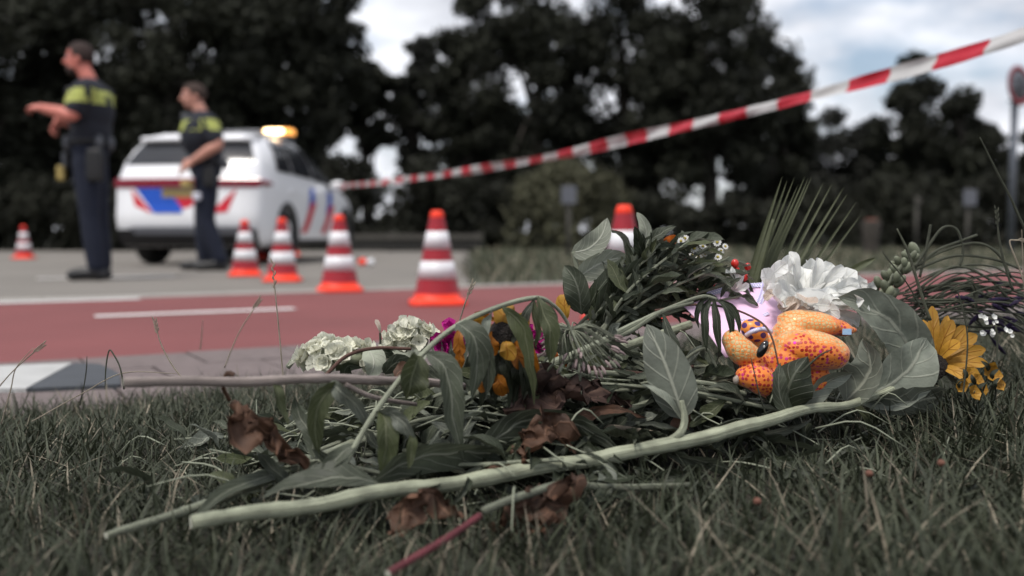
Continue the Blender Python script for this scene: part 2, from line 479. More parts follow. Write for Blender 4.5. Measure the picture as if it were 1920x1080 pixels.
# ------------------------------------------------------------------ grass blades
def blades(name, X, Y, Z, L, W, cols, label, lean=.45, droop=.5, m='grass', cat='grass'):
    """many curved tapering blades joined in ONE mesh (nobody could count them)"""
    n = len(X)
    th = rng.uniform(0, 2 * np.pi, n)
    ln = np.abs(rng.normal(0, lean, n)); dr = rng.uniform(.1, 1, n) * droop
    dx, dy = np.cos(th), np.sin(th)
    ph = th + np.pi / 2 + rng.normal(0, .5, n)
    wx, wy = np.cos(ph), np.sin(ph)
    fr = np.array([0, .38, .72, 1.0]); wd = np.array([.9, 1.0, .7, 0])
    rows = []
    for f, q in zip(fr, wd):
        out_ = L * (ln * f + dr * f * f)
        up = L * f * np.maximum(.15, 1 - .28 * ln - .45 * dr * f)
        cx, cy, cz = X + dx * out_, Y + dy * out_, Z + up
        h = W * q * .5
        if q > 0:
            rows.append(np.stack([cx - wx * h, cy - wy * h, cz], 1)); rows.append(np.stack([cx + wx * h, cy + wy * h, cz], 1))
        else:
            rows.append(np.stack([cx, cy, cz], 1))
    Vv = np.stack(rows, 1)                         # n,7,3
    base = (np.arange(n) * 7)[:, None]
    q = np.concatenate([base + np.array([[0, 1, 3, 2]]), base + np.array([[2, 3, 5, 4]])], 0)
    tr = base + np.array([[4, 5, 6]])
    me = bpy.data.meshes.new(name)
    me.vertices.add(n * 7); me.vertices.foreach_set('co', Vv.reshape(-1).astype(np.float32))
    nl = q.size + tr.size
    me.loops.add(nl); me.loops.foreach_set('vertex_index', np.concatenate([q.ravel(), tr.ravel()]).astype(np.int32))
    npoly = len(q) + len(tr)
    me.polygons.add(npoly)
    st = np.concatenate([np.arange(len(q)) * 4, q.size + np.arange(len(tr)) * 3]).astype(np.int32)
    me.polygons.foreach_set('loop_start', st)
    try: me.polygons.foreach_set('loop_total', np.concatenate([np.full(len(q), 4), np.full(len(tr), 3)]).astype(np.int32))
    except Exception: pass
    me.polygons.foreach_set('use_smooth', np.ones(npoly, bool))
    me.update(calc_edges=True); me.validate()
    ca = me.color_attributes.new('Col', 'FLOAT_COLOR', 'POINT')
    cc = np.ones((n, 7, 4), np.float32); cc[:, :, :3] = cols[:, None, :]
    ca.data.foreach_set('color', cc.ravel())
    me.materials.append(M[m])
    o = put(name, me)
    return tag(o, label, cat, None, 'stuff')

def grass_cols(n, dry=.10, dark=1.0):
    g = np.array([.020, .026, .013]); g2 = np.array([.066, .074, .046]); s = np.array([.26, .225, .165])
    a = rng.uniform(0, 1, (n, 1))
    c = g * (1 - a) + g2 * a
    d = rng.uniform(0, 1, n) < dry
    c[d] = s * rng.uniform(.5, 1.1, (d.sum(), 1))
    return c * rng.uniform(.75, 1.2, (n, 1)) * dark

def pile_w(x, y):
    """1 inside the heap of flowers"""
    return np.exp(-(((x - .13) / .42) ** 2 + ((y - 1.36) / .24) ** 2) ** 2)

N = 150000
X = rng.uniform(-1.9, 2.3, N); Y = rng.uniform(.28, 3.5, N)
t_ = (X - PO[0]) * TU[0] + (Y - PO[1]) * TU[1]
inview = np.abs(X) < .56 * Y + .25
keep = (t_ < TILE_T + .03) & (inview | (rng.uniform(0, 1, N) < .3))
keep &= rng.uniform(0, 1, N) > .75 * pile_w(X, Y)
keep &= Y > .34
X, Y = X[keep], Y[keep]
pl = np.array([mnoise.noise(Vector((x * 3.1, y * 3.1, 0))) for x, y in zip(X, Y)])
rightness = sm((X + .15) / .8)
L = (.062 + .050 * rightness) * rng.uniform(.55, 1.35, len(X)) * (1 + .35 * pl) * (1 - .55 * pile_w(X, Y))
tt = (X - PO[0]) * TU[0] + (Y - PO[1]) * TU[1]
L *= .95 + .25 * np.exp(-((TILE_T - tt) / .12) ** 2) * rng.uniform(-.6, 1, len(X))
W = rng.uniform(.0016, .0034, len(X)) * (1 + .3 * rightness)
blades('lawn_grass', X, Y, zg(X, Y), L, W, grass_cols(len(X)), 'short grey green lawn grass with dry blades on the foreground verge', lean=.55, droop=.6)

# rank grass on the right edge of the verge
N = 2600
X = rng.uniform(.62, 1.9, N); Y = rng.uniform(1.25, 2.6, N)
L = rng.uniform(.10, .22, N) * (.6 + .4 * sm((X - .6) / .3))
blades('rank_grass', X, Y, zg(X, Y), L, rng.uniform(.002, .0045, N), grass_cols(N, .3), 'long unmown grass on the right side of the verge', lean=.4, droop=.9)

# wild grass beyond the cycle path
N = 90000
X = rng.uniform(-1.5, 16, N); Y = rng.uniform(6.6, 30, N)
vx, vy = X - PO[0], Y - PO[1]
t_ = vx * TU[0] + vy * TU[1]
keep = (t_ > PW + .28 + .15 * np.sin(X * 2.3)) & (X > -.28 - .035 * (Y - 7) + .1 * np.sin(Y * 2)) & (np.abs(X) < .56 * Y + .8) & (rng.uniform(0, 1, N) < np.clip(11 / Y, .25, 1))
X, Y, t_ = X[keep], Y[keep], t_[keep]
near = np.exp(-((X + .0) / .55) ** 2 - ((Y - 8.0) / 1.3) ** 2)
L = rng.uniform(.10, .24, len(X)) + .36 * near * rng.uniform(.5, 1.1, len(X))
L *= (.75 + .5 * np.array([mnoise.noise(Vector((x * .7, y * .5, 3))) for x, y in zip(X, Y)]))
blades('wild_grass', X, Y, np.full(len(X), -.025), L, rng.uniform(.006, .012, len(X)) * np.clip(Y / 9, 1, 2.2), grass_cols(len(X), .22, 1.4),
       'grey green wild grass field beyond the red cycle path', lean=.4, droop=.5)
# low growth at the foot of the trees
N = 26000
X = rng.uniform(-22, 22, N); Y = rng.uniform(21.6, 30, N)
keep = np.abs(X) < .56 * Y + 1
X, Y = X[keep], Y[keep]
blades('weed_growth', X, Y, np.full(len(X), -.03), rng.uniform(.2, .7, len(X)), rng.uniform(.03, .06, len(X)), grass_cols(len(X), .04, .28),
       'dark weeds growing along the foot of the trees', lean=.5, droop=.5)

# ------------------------------------------------------------------ trees
M['bark'] = simple('bark', (.035, .030, .025), .95, .4, 9, .8, 30)
M['foliage'] = attr_mat('tree_foliage', .7, .2, .2)
def leaf_cloud(C, Rr, n_per, size, col, jitter=.35):
    """many leaf-sized faces through the clumps C (k,3) of radius Rr (k,3)"""
    k = len(C)
    n = k * n_per
    d = rng.normal(0, 1, (n, 3)); d /= np.linalg.norm(d, axis=1)[:, None]
    r = rng.uniform(0, 1, n) ** .5
    c = np.repeat(C, n_per, 0) + d * r[:, None] * np.repeat(Rr, n_per, 0)
    a = rng.normal(0, 1, (n, 3)); a /= np.linalg.norm(a, axis=1)[:, None]
    b = np.cross(a, rng.normal(0, 1, (n, 3))); b /= np.maximum(np.linalg.norm(b, axis=1), 1e-6)[:, None]
    s = size * rng.uniform(.55, 1.4, n)[:, None]
    V = np.stack([c - a * s, c + b * s * .42, c + a * s, c - b * s * .42], 1)
    cl = np.array(col) * rng.uniform(1 - jitter, 1 + jitter, (k, 1))
    cl = np.repeat(cl, n_per, 0) * rng.uniform(.7, 1.3, (n, 1))
    return V, cl
def cloud_mesh(name, V, cl, m='foliage'):
    n = len(V)
    me = bpy.data.meshes.new(name)
    me.vertices.add(n * 4); me.vertices.foreach_set('co', V.reshape(-1).astype(np.float32))
    me.loops.add(n * 4); me.loops.foreach_set('vertex_index', np.arange(n * 4, dtype=np.int32))
    me.polygons.add(n); me.polygons.foreach_set('loop_start', (np.arange(n) * 4).astype(np.int32))
    try: me.polygons.foreach_set('loop_total', np.full(n, 4, np.int32))
    except Exception: pass
    me.update(calc_edges=True); me.validate()
    ca = me.color_attributes.new('Col', 'FLOAT_COLOR', 'POINT')
    cc = np.ones((n, 4, 4), np.float32); cc[:, :, :3] = cl[:, None, :]
    ca.data.foreach_set('color', cc.ravel())
    me.materials.append(M[m])
    return me

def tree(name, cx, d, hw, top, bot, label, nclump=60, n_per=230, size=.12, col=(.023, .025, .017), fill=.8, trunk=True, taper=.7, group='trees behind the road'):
    """cx, hw, top, bot give the crown's size as seen in the photograph at distance d; the crown is as deep as it is wide"""
    k = d / F_PX
    base = P(cx, 438, d); base[2] = -.03
    ztop, zbot = HC + (438 - top) * k, max(.15, HC + (438 - bot) * k)
    rw = hw * k
    t = thing(name, base, label, 'tree', group)
    cz, rz = (ztop + zbot) / 2, (ztop - zbot) / 2
    C, Rr = [], []
    for i in range(nclump):
        while True:
            v = rng.uniform(-1, 1, 3)
            if np.linalg.norm(v) < 1: break
        v = v * (.55 + .45 * fill) / max(.35, np.linalg.norm(v)) * max(.35, np.linalg.norm(v))
        nar = 1 - (1 - taper) * max(0, v[2])
        C.append([base[0] + v[0] * rw * nar, base[1] + v[1] * rw * .8 * nar, cz + v[2] * rz * .93])
        q = rng.uniform(.16, .30) * (rw * .65 + rz * .35)
        Rr.append([q, q, q * rng.uniform(.6, .95)])
    V, cl = leaf_cloud(np.array(C), np.array(Rr), n_per, size, col)
    V = V - np.array([base[0], base[1], base[2]])
    put('crown', cloud_mesh('crown', V, cl), t)
    if trunk:
        mb = MB()
        h = cz + rz * .5
        r0 = .05 * h * .5 + .06
        p = [base, base + [0, 0, h * .35], base + [rng.normal(0, .15), 0, h * .7], base + [rng.normal(0, .3), rng.normal(0, .2), h]]
        mb.tube(p, [r0 * 1.25, r0, r0 * .6, r0 * .2], seg=8)
        for i in range(6):
            f = .3 + .1 * i; q = spline(p, 20)[int(f * 19)]
            e = np.array(C[int(rng.integers(0, len(C)))])
            mb.tube([q, (q + e) / 2 + [0, 0, .2], e], [r0 * .4, r0 * .25, r0 * .08], seg=6)
        obj('trunk', mb.V, mb.F, M['bark'], t)
    return t

T_ = tree
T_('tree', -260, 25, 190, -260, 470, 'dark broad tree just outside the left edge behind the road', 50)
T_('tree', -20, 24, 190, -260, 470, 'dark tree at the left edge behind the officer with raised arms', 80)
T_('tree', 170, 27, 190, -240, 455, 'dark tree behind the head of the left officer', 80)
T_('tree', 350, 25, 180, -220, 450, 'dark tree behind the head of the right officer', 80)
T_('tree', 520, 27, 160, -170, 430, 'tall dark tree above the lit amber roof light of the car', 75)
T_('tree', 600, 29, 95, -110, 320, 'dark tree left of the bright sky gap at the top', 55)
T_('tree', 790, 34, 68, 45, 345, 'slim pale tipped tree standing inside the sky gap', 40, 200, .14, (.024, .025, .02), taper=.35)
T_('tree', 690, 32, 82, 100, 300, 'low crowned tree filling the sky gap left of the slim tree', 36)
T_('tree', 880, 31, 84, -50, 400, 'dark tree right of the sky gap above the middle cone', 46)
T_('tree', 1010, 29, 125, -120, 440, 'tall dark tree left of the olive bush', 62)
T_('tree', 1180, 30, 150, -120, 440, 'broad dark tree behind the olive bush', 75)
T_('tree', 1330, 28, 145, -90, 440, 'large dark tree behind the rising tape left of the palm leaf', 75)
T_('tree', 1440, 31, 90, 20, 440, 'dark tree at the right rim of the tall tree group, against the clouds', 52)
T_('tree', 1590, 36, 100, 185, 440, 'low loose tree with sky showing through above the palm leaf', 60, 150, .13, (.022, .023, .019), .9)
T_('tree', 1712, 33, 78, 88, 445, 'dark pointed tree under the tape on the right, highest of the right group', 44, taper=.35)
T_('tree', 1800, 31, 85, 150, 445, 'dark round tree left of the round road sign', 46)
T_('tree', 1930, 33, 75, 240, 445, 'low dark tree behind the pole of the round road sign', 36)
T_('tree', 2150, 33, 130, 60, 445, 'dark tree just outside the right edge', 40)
# second row far behind closes the gaps low down
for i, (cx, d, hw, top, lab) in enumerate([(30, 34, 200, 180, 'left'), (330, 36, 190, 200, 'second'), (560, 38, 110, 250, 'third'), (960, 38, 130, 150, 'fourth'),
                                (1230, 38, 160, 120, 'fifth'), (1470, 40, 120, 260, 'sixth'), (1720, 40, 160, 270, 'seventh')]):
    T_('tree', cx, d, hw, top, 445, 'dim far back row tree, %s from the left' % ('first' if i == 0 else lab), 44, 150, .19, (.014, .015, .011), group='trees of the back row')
def bush(cx, d, hw, top, label, col=(.03, .032, .022), ncl=22, n_per=130, size=.1, group='bushes below the trees'):
    k = d / F_PX
    base = P(cx, 438, d); base[2] = -.03
    h = HC + (438 - top) * k + .03
    t = thing('bush', base, label, 'bush', group)
    C, Rr = [], []
    for i in range(ncl):
        a = rng.uniform(-1, 1); z = rng.uniform(0.1, 1)
        wd = math.sqrt(max(0.05, 1 - (z * .95) ** 2))
        C.append([a * hw * k * wd, rng.uniform(-.6, .6) * hw * k * wd, z * h * .85]); q = rng.uniform(.18, .34) * h
        Rr.append([q, q, q * .8])
    V, cl = leaf_cloud(np.array(C), np.array(Rr), n_per, size, col)
    put('crown', cloud_mesh('crown', V, cl), t)
    mb = MB()
    for i in range(5):
        c = C[i]; mb.tube([(0, 0, 0), (c[0] * .4, c[1] * .4, c[2] * .6), c], [.05, .03, .008], seg=6)
    lobj('stem', mb.V, mb.F, M['bark'], t)
    return t
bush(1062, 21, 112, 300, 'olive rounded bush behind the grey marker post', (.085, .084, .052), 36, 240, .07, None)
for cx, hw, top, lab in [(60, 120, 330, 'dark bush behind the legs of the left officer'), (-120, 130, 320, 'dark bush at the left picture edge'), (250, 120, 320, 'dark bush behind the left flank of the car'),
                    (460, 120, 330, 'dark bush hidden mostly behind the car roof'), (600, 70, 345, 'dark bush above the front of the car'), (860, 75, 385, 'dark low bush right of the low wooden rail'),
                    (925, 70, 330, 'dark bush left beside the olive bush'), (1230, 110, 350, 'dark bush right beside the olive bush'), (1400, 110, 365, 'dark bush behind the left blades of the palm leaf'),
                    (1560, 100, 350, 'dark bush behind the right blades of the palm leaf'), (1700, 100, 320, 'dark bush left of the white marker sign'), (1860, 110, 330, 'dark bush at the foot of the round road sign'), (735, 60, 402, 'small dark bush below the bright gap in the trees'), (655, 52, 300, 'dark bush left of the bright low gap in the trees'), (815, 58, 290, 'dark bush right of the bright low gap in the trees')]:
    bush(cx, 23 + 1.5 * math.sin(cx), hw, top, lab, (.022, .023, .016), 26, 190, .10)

# ------------------------------------------------------------------ rail, posts and road sign
M['rail_wood'] = simple('weathered_wood', (.07, .065, .057), .9, .3, 14, .5, 40)
M['rail_dark'] = simple('dark_plank', (.025, .024, .022), .9, .3, 14)
M['steel'] = simple('galvanised_steel', (.11, .12, .14), .5, .12, 20, metal=.3)
M['sign_red'] = simple('sign_red', (.20, .010, .018), .4, .1, 10)
M['sign_white'] = simple('sign_white', (.11, .115, .135), .4, .08, 10)
M['sign_back'] = simple('sign_grey', (.20, .21, .23), .5, .1, 10)
M['black'] = simple('black_plastic', (.012, .012, .013), .5, .2, 30)
r0, r1 = P(640, 438, 20.6), P(905, 438, 20.6)
t = thing('low_wooden_rail', (r0[0], 20.6, 0), 'low weathered wooden rail on short posts right of the car', 'rail')
mb = MB().box(r0[0], r1[0], 20.55, 20.67, .25, .36); obj('beam', mb.V, mb.F, M['rail_wood'], t, smooth=False)
mb = MB().box(r0[0], r1[0], 20.58, 20.64, .05, .20); obj('plank', mb.V, mb.F, M['rail_dark'], t, smooth=False)
for i in range(4):
    x = r0[0] + .1 + i * (r1[0] - r0[0] - .2) / 3
    mb = MB().box(x - .06, x + .06, 20.671, 20.78, -.03, .39); obj('post', mb.V, mb.F, M['rail_wood'], t, smooth=False)

def marker(px, d, ytop, label, plate_h=.24, plate_w=.2, col='sign_white'):
    b = P(px, 438, d); b[2] = -.03
    z1 = HC + (438 - ytop) * d / F_PX
    t = thing('marker_post', b, label, 'post')
    V, F = lathe([(.0, 0), (.03, 0), (.03, z1 + .02), (.0, z1 + .02)], 10); lobj('pole', V, F, M['rail_wood'], t)
    mb = MB().box(-plate_w / 2, plate_w / 2, -.065, -.05, z1 - plate_h, z1); lobj('plate', mb.V, mb.F, M[col], t, smooth=False)
    return t
marker(1066, 13.5, 345, 'slim grey marker post with small plate before the olive bush')
marker(1814, 15, 352, 'short post with a pale plate left of the round road sign')
t = marker(1718, 19, 368, 'plain pale post in the field right of the palm leaf', .12, .12, 'rail_wood')
b = P(1634, 438, 16); b[2] = -.03
t = thing('wooden_stump', b, 'reddish brown wooden stump in the field behind the palm leaf', 'stump')
V, F = lathe([(0, 0), (.17, 0), (.14, .1), (.13, .3), (.15, .56), (.12, .6), (0, .59)], 12); lobj('trunk', [(x * (1 + .1 * math.sin(3 * z * 10 + x * 20)), y, z) for x, y, z in V], F, M['bark'], t)
V, F = lathe([(0, .605), (.11, .605), (.1, .63), (0, .64)], 12); lobj('cut_top', V, F, simple('reddish_wood', (.17, .07, .05), .9, .3, 20), t)

b = P(1896, 438, 16); b[2] = -.03
t = thing('road_sign', b, 'round red rimmed speed limit sign on a grey pole at the right edge', 'road sign')
V, F = lathe([(0, 0), (.055, 0), (.055, 2.95), (0, 2.95)], 12); lobj('pole', V, F, M['steel'], t)
Ms = Matrix.Translation((0, 0, 2.74)) @ Matrix.Rotation(R(-7), 4, 'Y') @ Matrix.Rotation(R(33), 4, 'Z') @ Matrix.Translation((0, -.07, 0)) @ Matrix.Rotation(R(90), 4, 'X')
def disc(r0_, r1_, z0, z1):
    return lathe([(r0_, z0), (r1_, z0), (r1_, z1), (r0_, z1), (r0_, z0)], 40)
def xf(V, Mx): return [tuple(Mx @ Vector(v)) for v in V]
V, F = lathe([(0, -.012), (.32, -.012), (.32, 0), (0, 0)], 40); lobj('sign_plate', xf(V, Ms), F, M['sign_back'], t)
V, F = disc(.235, .318, .001, .006); ring = lobj('red_rim', xf(V, Ms), F, M['sign_red'], t)
V, F = lathe([(0, .001), (.236, .001), (.236, .004), (0, .004)], 40); fc = lobj('sign_face', xf(V, Ms), F, M['sign_white'], t)
cu = bpy.data.curves.new('digits', 'FONT'); cu.body = '30'; cu.size = .33; cu.align_x = 'CENTER'; cu.align_y = 'CENTER'; cu.extrude = .002
to = bpy.data.objects.new('digits_tmp', cu); COL.objects.link(to)
dm = bpy.data.meshes.new_from_object(to.evaluated_get(bpy.context.evaluated_depsgraph_get())); bpy.data.objects.remove(to)
dm.materials.clear(); dm.materials.append(M['black']); dm.transform(Ms @ Matrix.Translation((0, 0, .0075)))
put('digits', dm, fc)
for z_ in (2.5, 2.92):
    mb = MB().box(-.08, .08, -.06, .06, z_, z_ + .025); lobj('clamp', mb.V, mb.F, M['steel'], t, smooth=False)

# ------------------------------------------------------------------ traffic cones
M['cone_red'] = simple('cone_red_sleeve', (.30, .012, .022), .45, .12, 20)
M['cone_orange'] = simple('cone_orange', (.88, .045, .012), .5, .08, 20)
M['cone_white'] = simple('cone_white_sleeve', (.68, .68, .70), .4, .28, 9)
def cone_parts():
    H = .485
    def r(z): return .118 + (.030 - .118) * (z - .05) / (H - .05)
    parts = []
    # flange: square with rounded corners that rises into the body
    V, F = [], []; seg = 32
    for (hw, z, sq) in [(.145, 0, 1), (.145, .018, 1), (.138, .024, .9), (.12, .032, .3), (r(.058), .058, 0)]:
        for k in range(seg):
            a = 2 * math.pi * k / seg; c, s_ = math.cos(a), math.sin(a)
            q = (abs(c) ** 7 + abs(s_) ** 7) ** (-1 / 7)
            rr = hw * (1 + (q - 1) * sq)
            V.append((rr * c, rr * s_, z))
    for i in range(4):
        for k in range(seg):
            F.append((i * seg + k, i * seg + (k + 1) % seg, (i + 1) * seg + (k + 1) % seg, (i + 1) * seg + k))
    F.append(tuple(range(seg))[::-1])
    parts.append(('base', mesh('base', V, F, M['cone_orange'])))
    V, F = lathe([(r(.055), .055), (r(.45), .45)], 28); parts.append(('cone_body', mesh('cone_body', V, F, M['cone_red'])))
    V, F = lathe([(r(.45), .45), (r(.45) + .001, .452), (.030, .478), (.024, .485), (.012, .485), (.012, .40)], 28); parts.append(('tip', mesh('tip', V, F, M['cone_orange'])))
    for z0, z1 in ((.135, .225), (.288, .378)):
        V, F = lathe([(r(z0) + .001, z0), (r(z0) + .003, z0), (r(z1) + .003, z1), (r(z1) + .001, z1)], 28); parts.append(('white_band', mesh('white_band', V, F, M['cone_white'])))
    return parts
CONE = cone_parts()
def cone(p, label, rz=0.0):
    t = thing('traffic_cone', (p[0], p[1], .004 if p[2] == 0 else p[2]), label, 'traffic cone', 'traffic cones around the scene', rz)
    for n, me in CONE:
        put(n, me, t)
cone(G(45, 485), 'small far traffic cone at the left edge behind the left officer')
cone(G(460, 518), 'traffic cone beside the boots of the right officer', .3)
cone(G(530, 528), 'traffic cone before the rear right wheel of the car', .1)
cone(G(637, 547), 'traffic cone before the front door of the car', .2)
cone(G(820, 572), 'traffic cone standing alone on the red path behind the flowers', .15)
cone(P(1170, 438, 4.15) * [1, 1, 0], 'nearest traffic cone, half hidden behind the leaves of the bouquet', .4)
cone(G(546, 479), 'far traffic cone beyond the car, showing between rear wheel and sill', .4)
cone(G(487, 486), 'far traffic cone hidden behind the rear right wheel of the car', .1)
# small scrap on the road
p = G(688, 499)
t = thing('tape_scrap', p, 'small crumpled red and white tape scrap on the road right of the car', 'tape scrap')
for k, (mm, x0) in enumerate((('cone_orange', -.09), ('cone_white', 0.0))):
    V, F = ellipsoid((x0 + .04, 0, .045), (.055, .05, .04), None, 10, 6)
    V = [tuple(np.array(v) * (1 + .25 * mnoise.noise(Vector(v) * 25))) for v in V]
    lobj('fold', V, F, M[mm], t)

# ------------------------------------------------------------------ barrier tape
M['tape_red'] = simple('tape_red', (.42, .008, .022), .35, .1, 30)
M['tape_white'] = simple('tape_white', (.46, .45, .44), .35, .08, 30)
key = [(2020, 20, 2.72), (1920, 64, 2.9), (1740, 121, 3.226), (1460, 195, 3.913), (1200, 256, 4.878), (1000, 300, 6.02), (800, 331, 7.86), (700, 343, 9.2), (632, 350, 10.62)]
q = spline([P(*k) for k in key], 400)
seglen = np.r_[0, np.cumsum(np.linalg.norm(np.diff(q, axis=0), axis=1))]
tp = thing('barrier_tape', q[0], 'red and white barrier tape stretched from the car to the right edge', 'barrier tape')
pos0 = seglen[np.argmin(np.abs([(960 + F_PX * v[0] / v[1]) - 1840 for v in q]))]
L0, i0 = .196, 0
off = pos0 % L0
bnd = [0] + list(np.arange(off, seglen[-1], L0)) + [seglen[-1]]
for bi in range(len(bnd) - 1):
    a, b_ = bnd[bi], bnd[bi + 1]
    if b_ - a < .01: continue
    V, F = [], []
    ns = 9
    for i in range(ns):
        s_ = a + (b_ - a) * i / (ns - 1)
        c = np.array([np.interp(s_, seglen, q[:, k]) for k in range(3)])
        tw = .35 * math.sin(s_ * 1.1 + .6) + .12 * math.sin(s_ * 7)
        up = np.array([math.sin(tw) * .9, math.sin(tw) * .4, math.cos(tw)])
        hw = .024 + .004 * math.sin(s_ * 3.1)
        n_ = np.array([-.9, -.4, 0])
        for j in range(5):
            u = j / 4 * 2 - 1
            V.append(c + up * hw * u + n_ * (.006 * math.cos(u * 3 + s_ * 4) + .003 * math.sin(s_ * 30 + u * 2)))
    for i in range(ns - 1):
        for j in range(4):
            F.append((i * 5 + j, i * 5 + j + 1, (i + 1) * 5 + j + 1, (i + 1) * 5 + j))
    red = (round((a - pos0) / L0) % 2 == 0) if a > 0 else (round((b_ - pos0) / L0) % 2 == 1)
    o = obj('red_band' if red else 'white_band', V, F, M['tape_red' if red else 'tape_white'], tp)

# ================================================================== POLICE CAR
M['car_white'] = simple('white_car_paint', (.82, .82, .84), .28, .03, 3, coat=.5)
M['car_glass'] = simple('dark_car_glass', (.018, .019, .023), .12, .1, 4, spec=.6)
M['car_black'] = simple('black_bumper', (.012, .012, .014), .55, .2, 20)
M['car_silver'] = simple('silver_trim', (.20, .21, .24), .35, .1, 20, metal=.4)
M['car_grey'] = simple('grey_roof_trim', (.18, .185, .20), .4, .1, 20)
M['tail_red'] = simple('tail_light_red', (.20, .006, .022), .15, .2, 10, spec=.6)
M['liv_red'] = simple('livery_red', (.55, .012, .03), .3, .08, 10)
M['liv_blue'] = simple('livery_blue', (.008, .075, .46), .3, .1, 10)
M['plate'] = simple('yellow_plate', (.45, .33, .13), .4, .08, 40)
M['tyre'] = simple('tyre_rubber', (.010, .010, .010), .8, .2, 40)
M['rim'] = simple('wheel_rim', (.12, .12, .13), .4, .2, 20, metal=.5)
M['amber_lit'] = simple('lit_amber_lens', (.9, .5, .12), .3, .05, 10, emit=((1.0, .74, .40), 7.0))
M['amber_glow'] = simple('amber_lens_edge', (.8, .3, .03), .3, .05, 10, emit=((1.0, .42, .10), 1.2))
cx_, cd_ = 350, 11.4
car = thing('police_car', (P(cx_, 438, cd_)[0], cd_, 0), 'white police car with red and blue stripes and lit amber roof light', 'car', rz=R(-6))
LEN = 4.35
def lerp_tab(x, tab):
    a = np.array(tab); return float(np.interp(x, a[:, 0], a[:, 1]))
def smooth_tab(x, tab):
    a = np.array(tab); xs_ = np.linspace(x - .12, x + .12, 5)
    return float(np.mean(np.interp(xs_, a[:, 0], a[:, 1])))
HWT = [(0, .83), (.15, .875), (.5, .90), (3.4, .90), (4.0, .85), (4.25, .74), (4.35, .62)]
TOPT = [(0, 1.52), (.3, 1.53), (.8, 1.58), (1.5, 1.605), (2.05, 1.59), (2.45, 1.48), (3.1, 1.07), (3.2, 1.03), (3.9, .92), (4.2, .80), (4.35, .62)]
BELT = [(0, 1.06), (.5, 1.06), (2.8, 1.0), (3.1, .98), (3.9, .88), (4.2, .76), (4.35, .58)]
def rear_y(z):
    return lerp_tab(z, [(.20, .16), (.32, .06), (.45, .005), (.60, 0), (.70, .025), (.88, .04), (.98, .035), (1.08, .10), (1.14, .15), (1.40, .40), (1.50, .46), (1.6, .5)])
ROWS = [('b', .22, .93), ('b', .30, .97), ('b', .42, .99), ('b', .52, 1.0), ('b', .62, 1.0), ('b', .75, 1.0), ('b', .86, 1.0), ('b', .95, .985), ('b', 1.06, .955),
        ('g', .2, 0), ('g', .45, 0), ('g', .7, 0), ('g', .88, 0), ('g', 1.0, 0)]
def body_pt(row, y, outw=0.0):
    kind, f, pr = row
    top, belt, hw = smooth_tab(y, TOPT), smooth_tab(y, BELT), smooth_tab(y, HWT)
    belt = min(belt, top - .02)
    if kind == 'b':
        z = .22 + (f - .22) / (1.06 - .22) * (belt - .22)
        return hw * pr + outw, z
    gh = top - belt
    tum = min(1, gh / .5)
    wb, wr = hw * .955, hw * .955 - .27 * tum - .06
    z = belt + gh * (1 - (1 - f) ** 1.5)
    x = wb + (wr - wb) * (f ** 1.4)
    if f > .99: x -= .05; 
    return x + outw, z
NY = 34
vy = np.r_[0, np.linspace(.02, 1, NY - 1)]
V, F = [], []
nr = len(ROWS)
XC = 9
for j, v in enumerate(vy):
    for i, row in enumerate(ROWS):
        zr = row[1] if row[0] == 'b' else 1.06 + row[1] * .45
        y0 = rear_y(zr)
        y = y0 + (LEN - y0) * v
        x, z = body_pt(row, y)
        V.append((x, y, z))
off2 = len(V)
V += [(-x, y, z) for x, y, z in V]
def vi(j, i, left): return (off2 if left else 0) + j * nr + i
for j in range(len(vy) - 1):
    for i in range(nr - 1):
        F.append((vi(j, i, 0), vi(j, i + 1, 0), vi(j + 1, i + 1, 0), vi(j + 1, i, 0))[::-1])
        F.append((vi(j, i, 1), vi(j, i + 1, 1), vi(j + 1, i + 1, 1), vi(j + 1, i, 1)))
# roof, underside, rear and front closed with curved strips
def strip(a, b, bulge, ncol=8):
    """a, b: index lists right/left ; returns rows of indices with a bulged middle"""
    cols = [a]
    for c in range(1, ncol):
        f = c / ncol
        row = []
        for p, q_ in zip(a, b):
            pp, qq = np.array(V[p]), np.array(V[q_])
            V.append(tuple(pp * (1 - f) + qq * f + np.asarray(bulge) * (4 * f * (1 - f)))); row.append(len(V) - 1)
        cols.append(row)
    cols.append(b)
    for c in range(ncol):
        for k in range(len(a) - 1):
            F.append((cols[c][k], cols[c][k + 1], cols[c + 1][k + 1], cols[c + 1][k]))
J = len(vy)
strip([vi(j, nr - 1, 0) for j in range(J)], [vi(j, nr - 1, 1) for j in range(J)], (0, 0, .035))
strip([vi(j, 0, 0) for j in range(J)], [vi(j, 0, 1) for j in range(J)], (0, 0, 0), 2)
strip([vi(0, i, 0) for i in range(nr)], [vi(0, i, 1) for i in range(nr)], (0, -.06, 0))
strip([vi(J - 1, i, 0) for i in range(nr)], [vi(J - 1, i, 1) for i in range(nr)], (0, .10, 0))
body = lobj('body', V, F, M['car_white'], car)
bm = bmesh.new(); bm.from_mesh(body.data); bmesh.ops.recalc_face_normals(bm, faces=bm.faces); bm.to_mesh(body.data); bm.free()

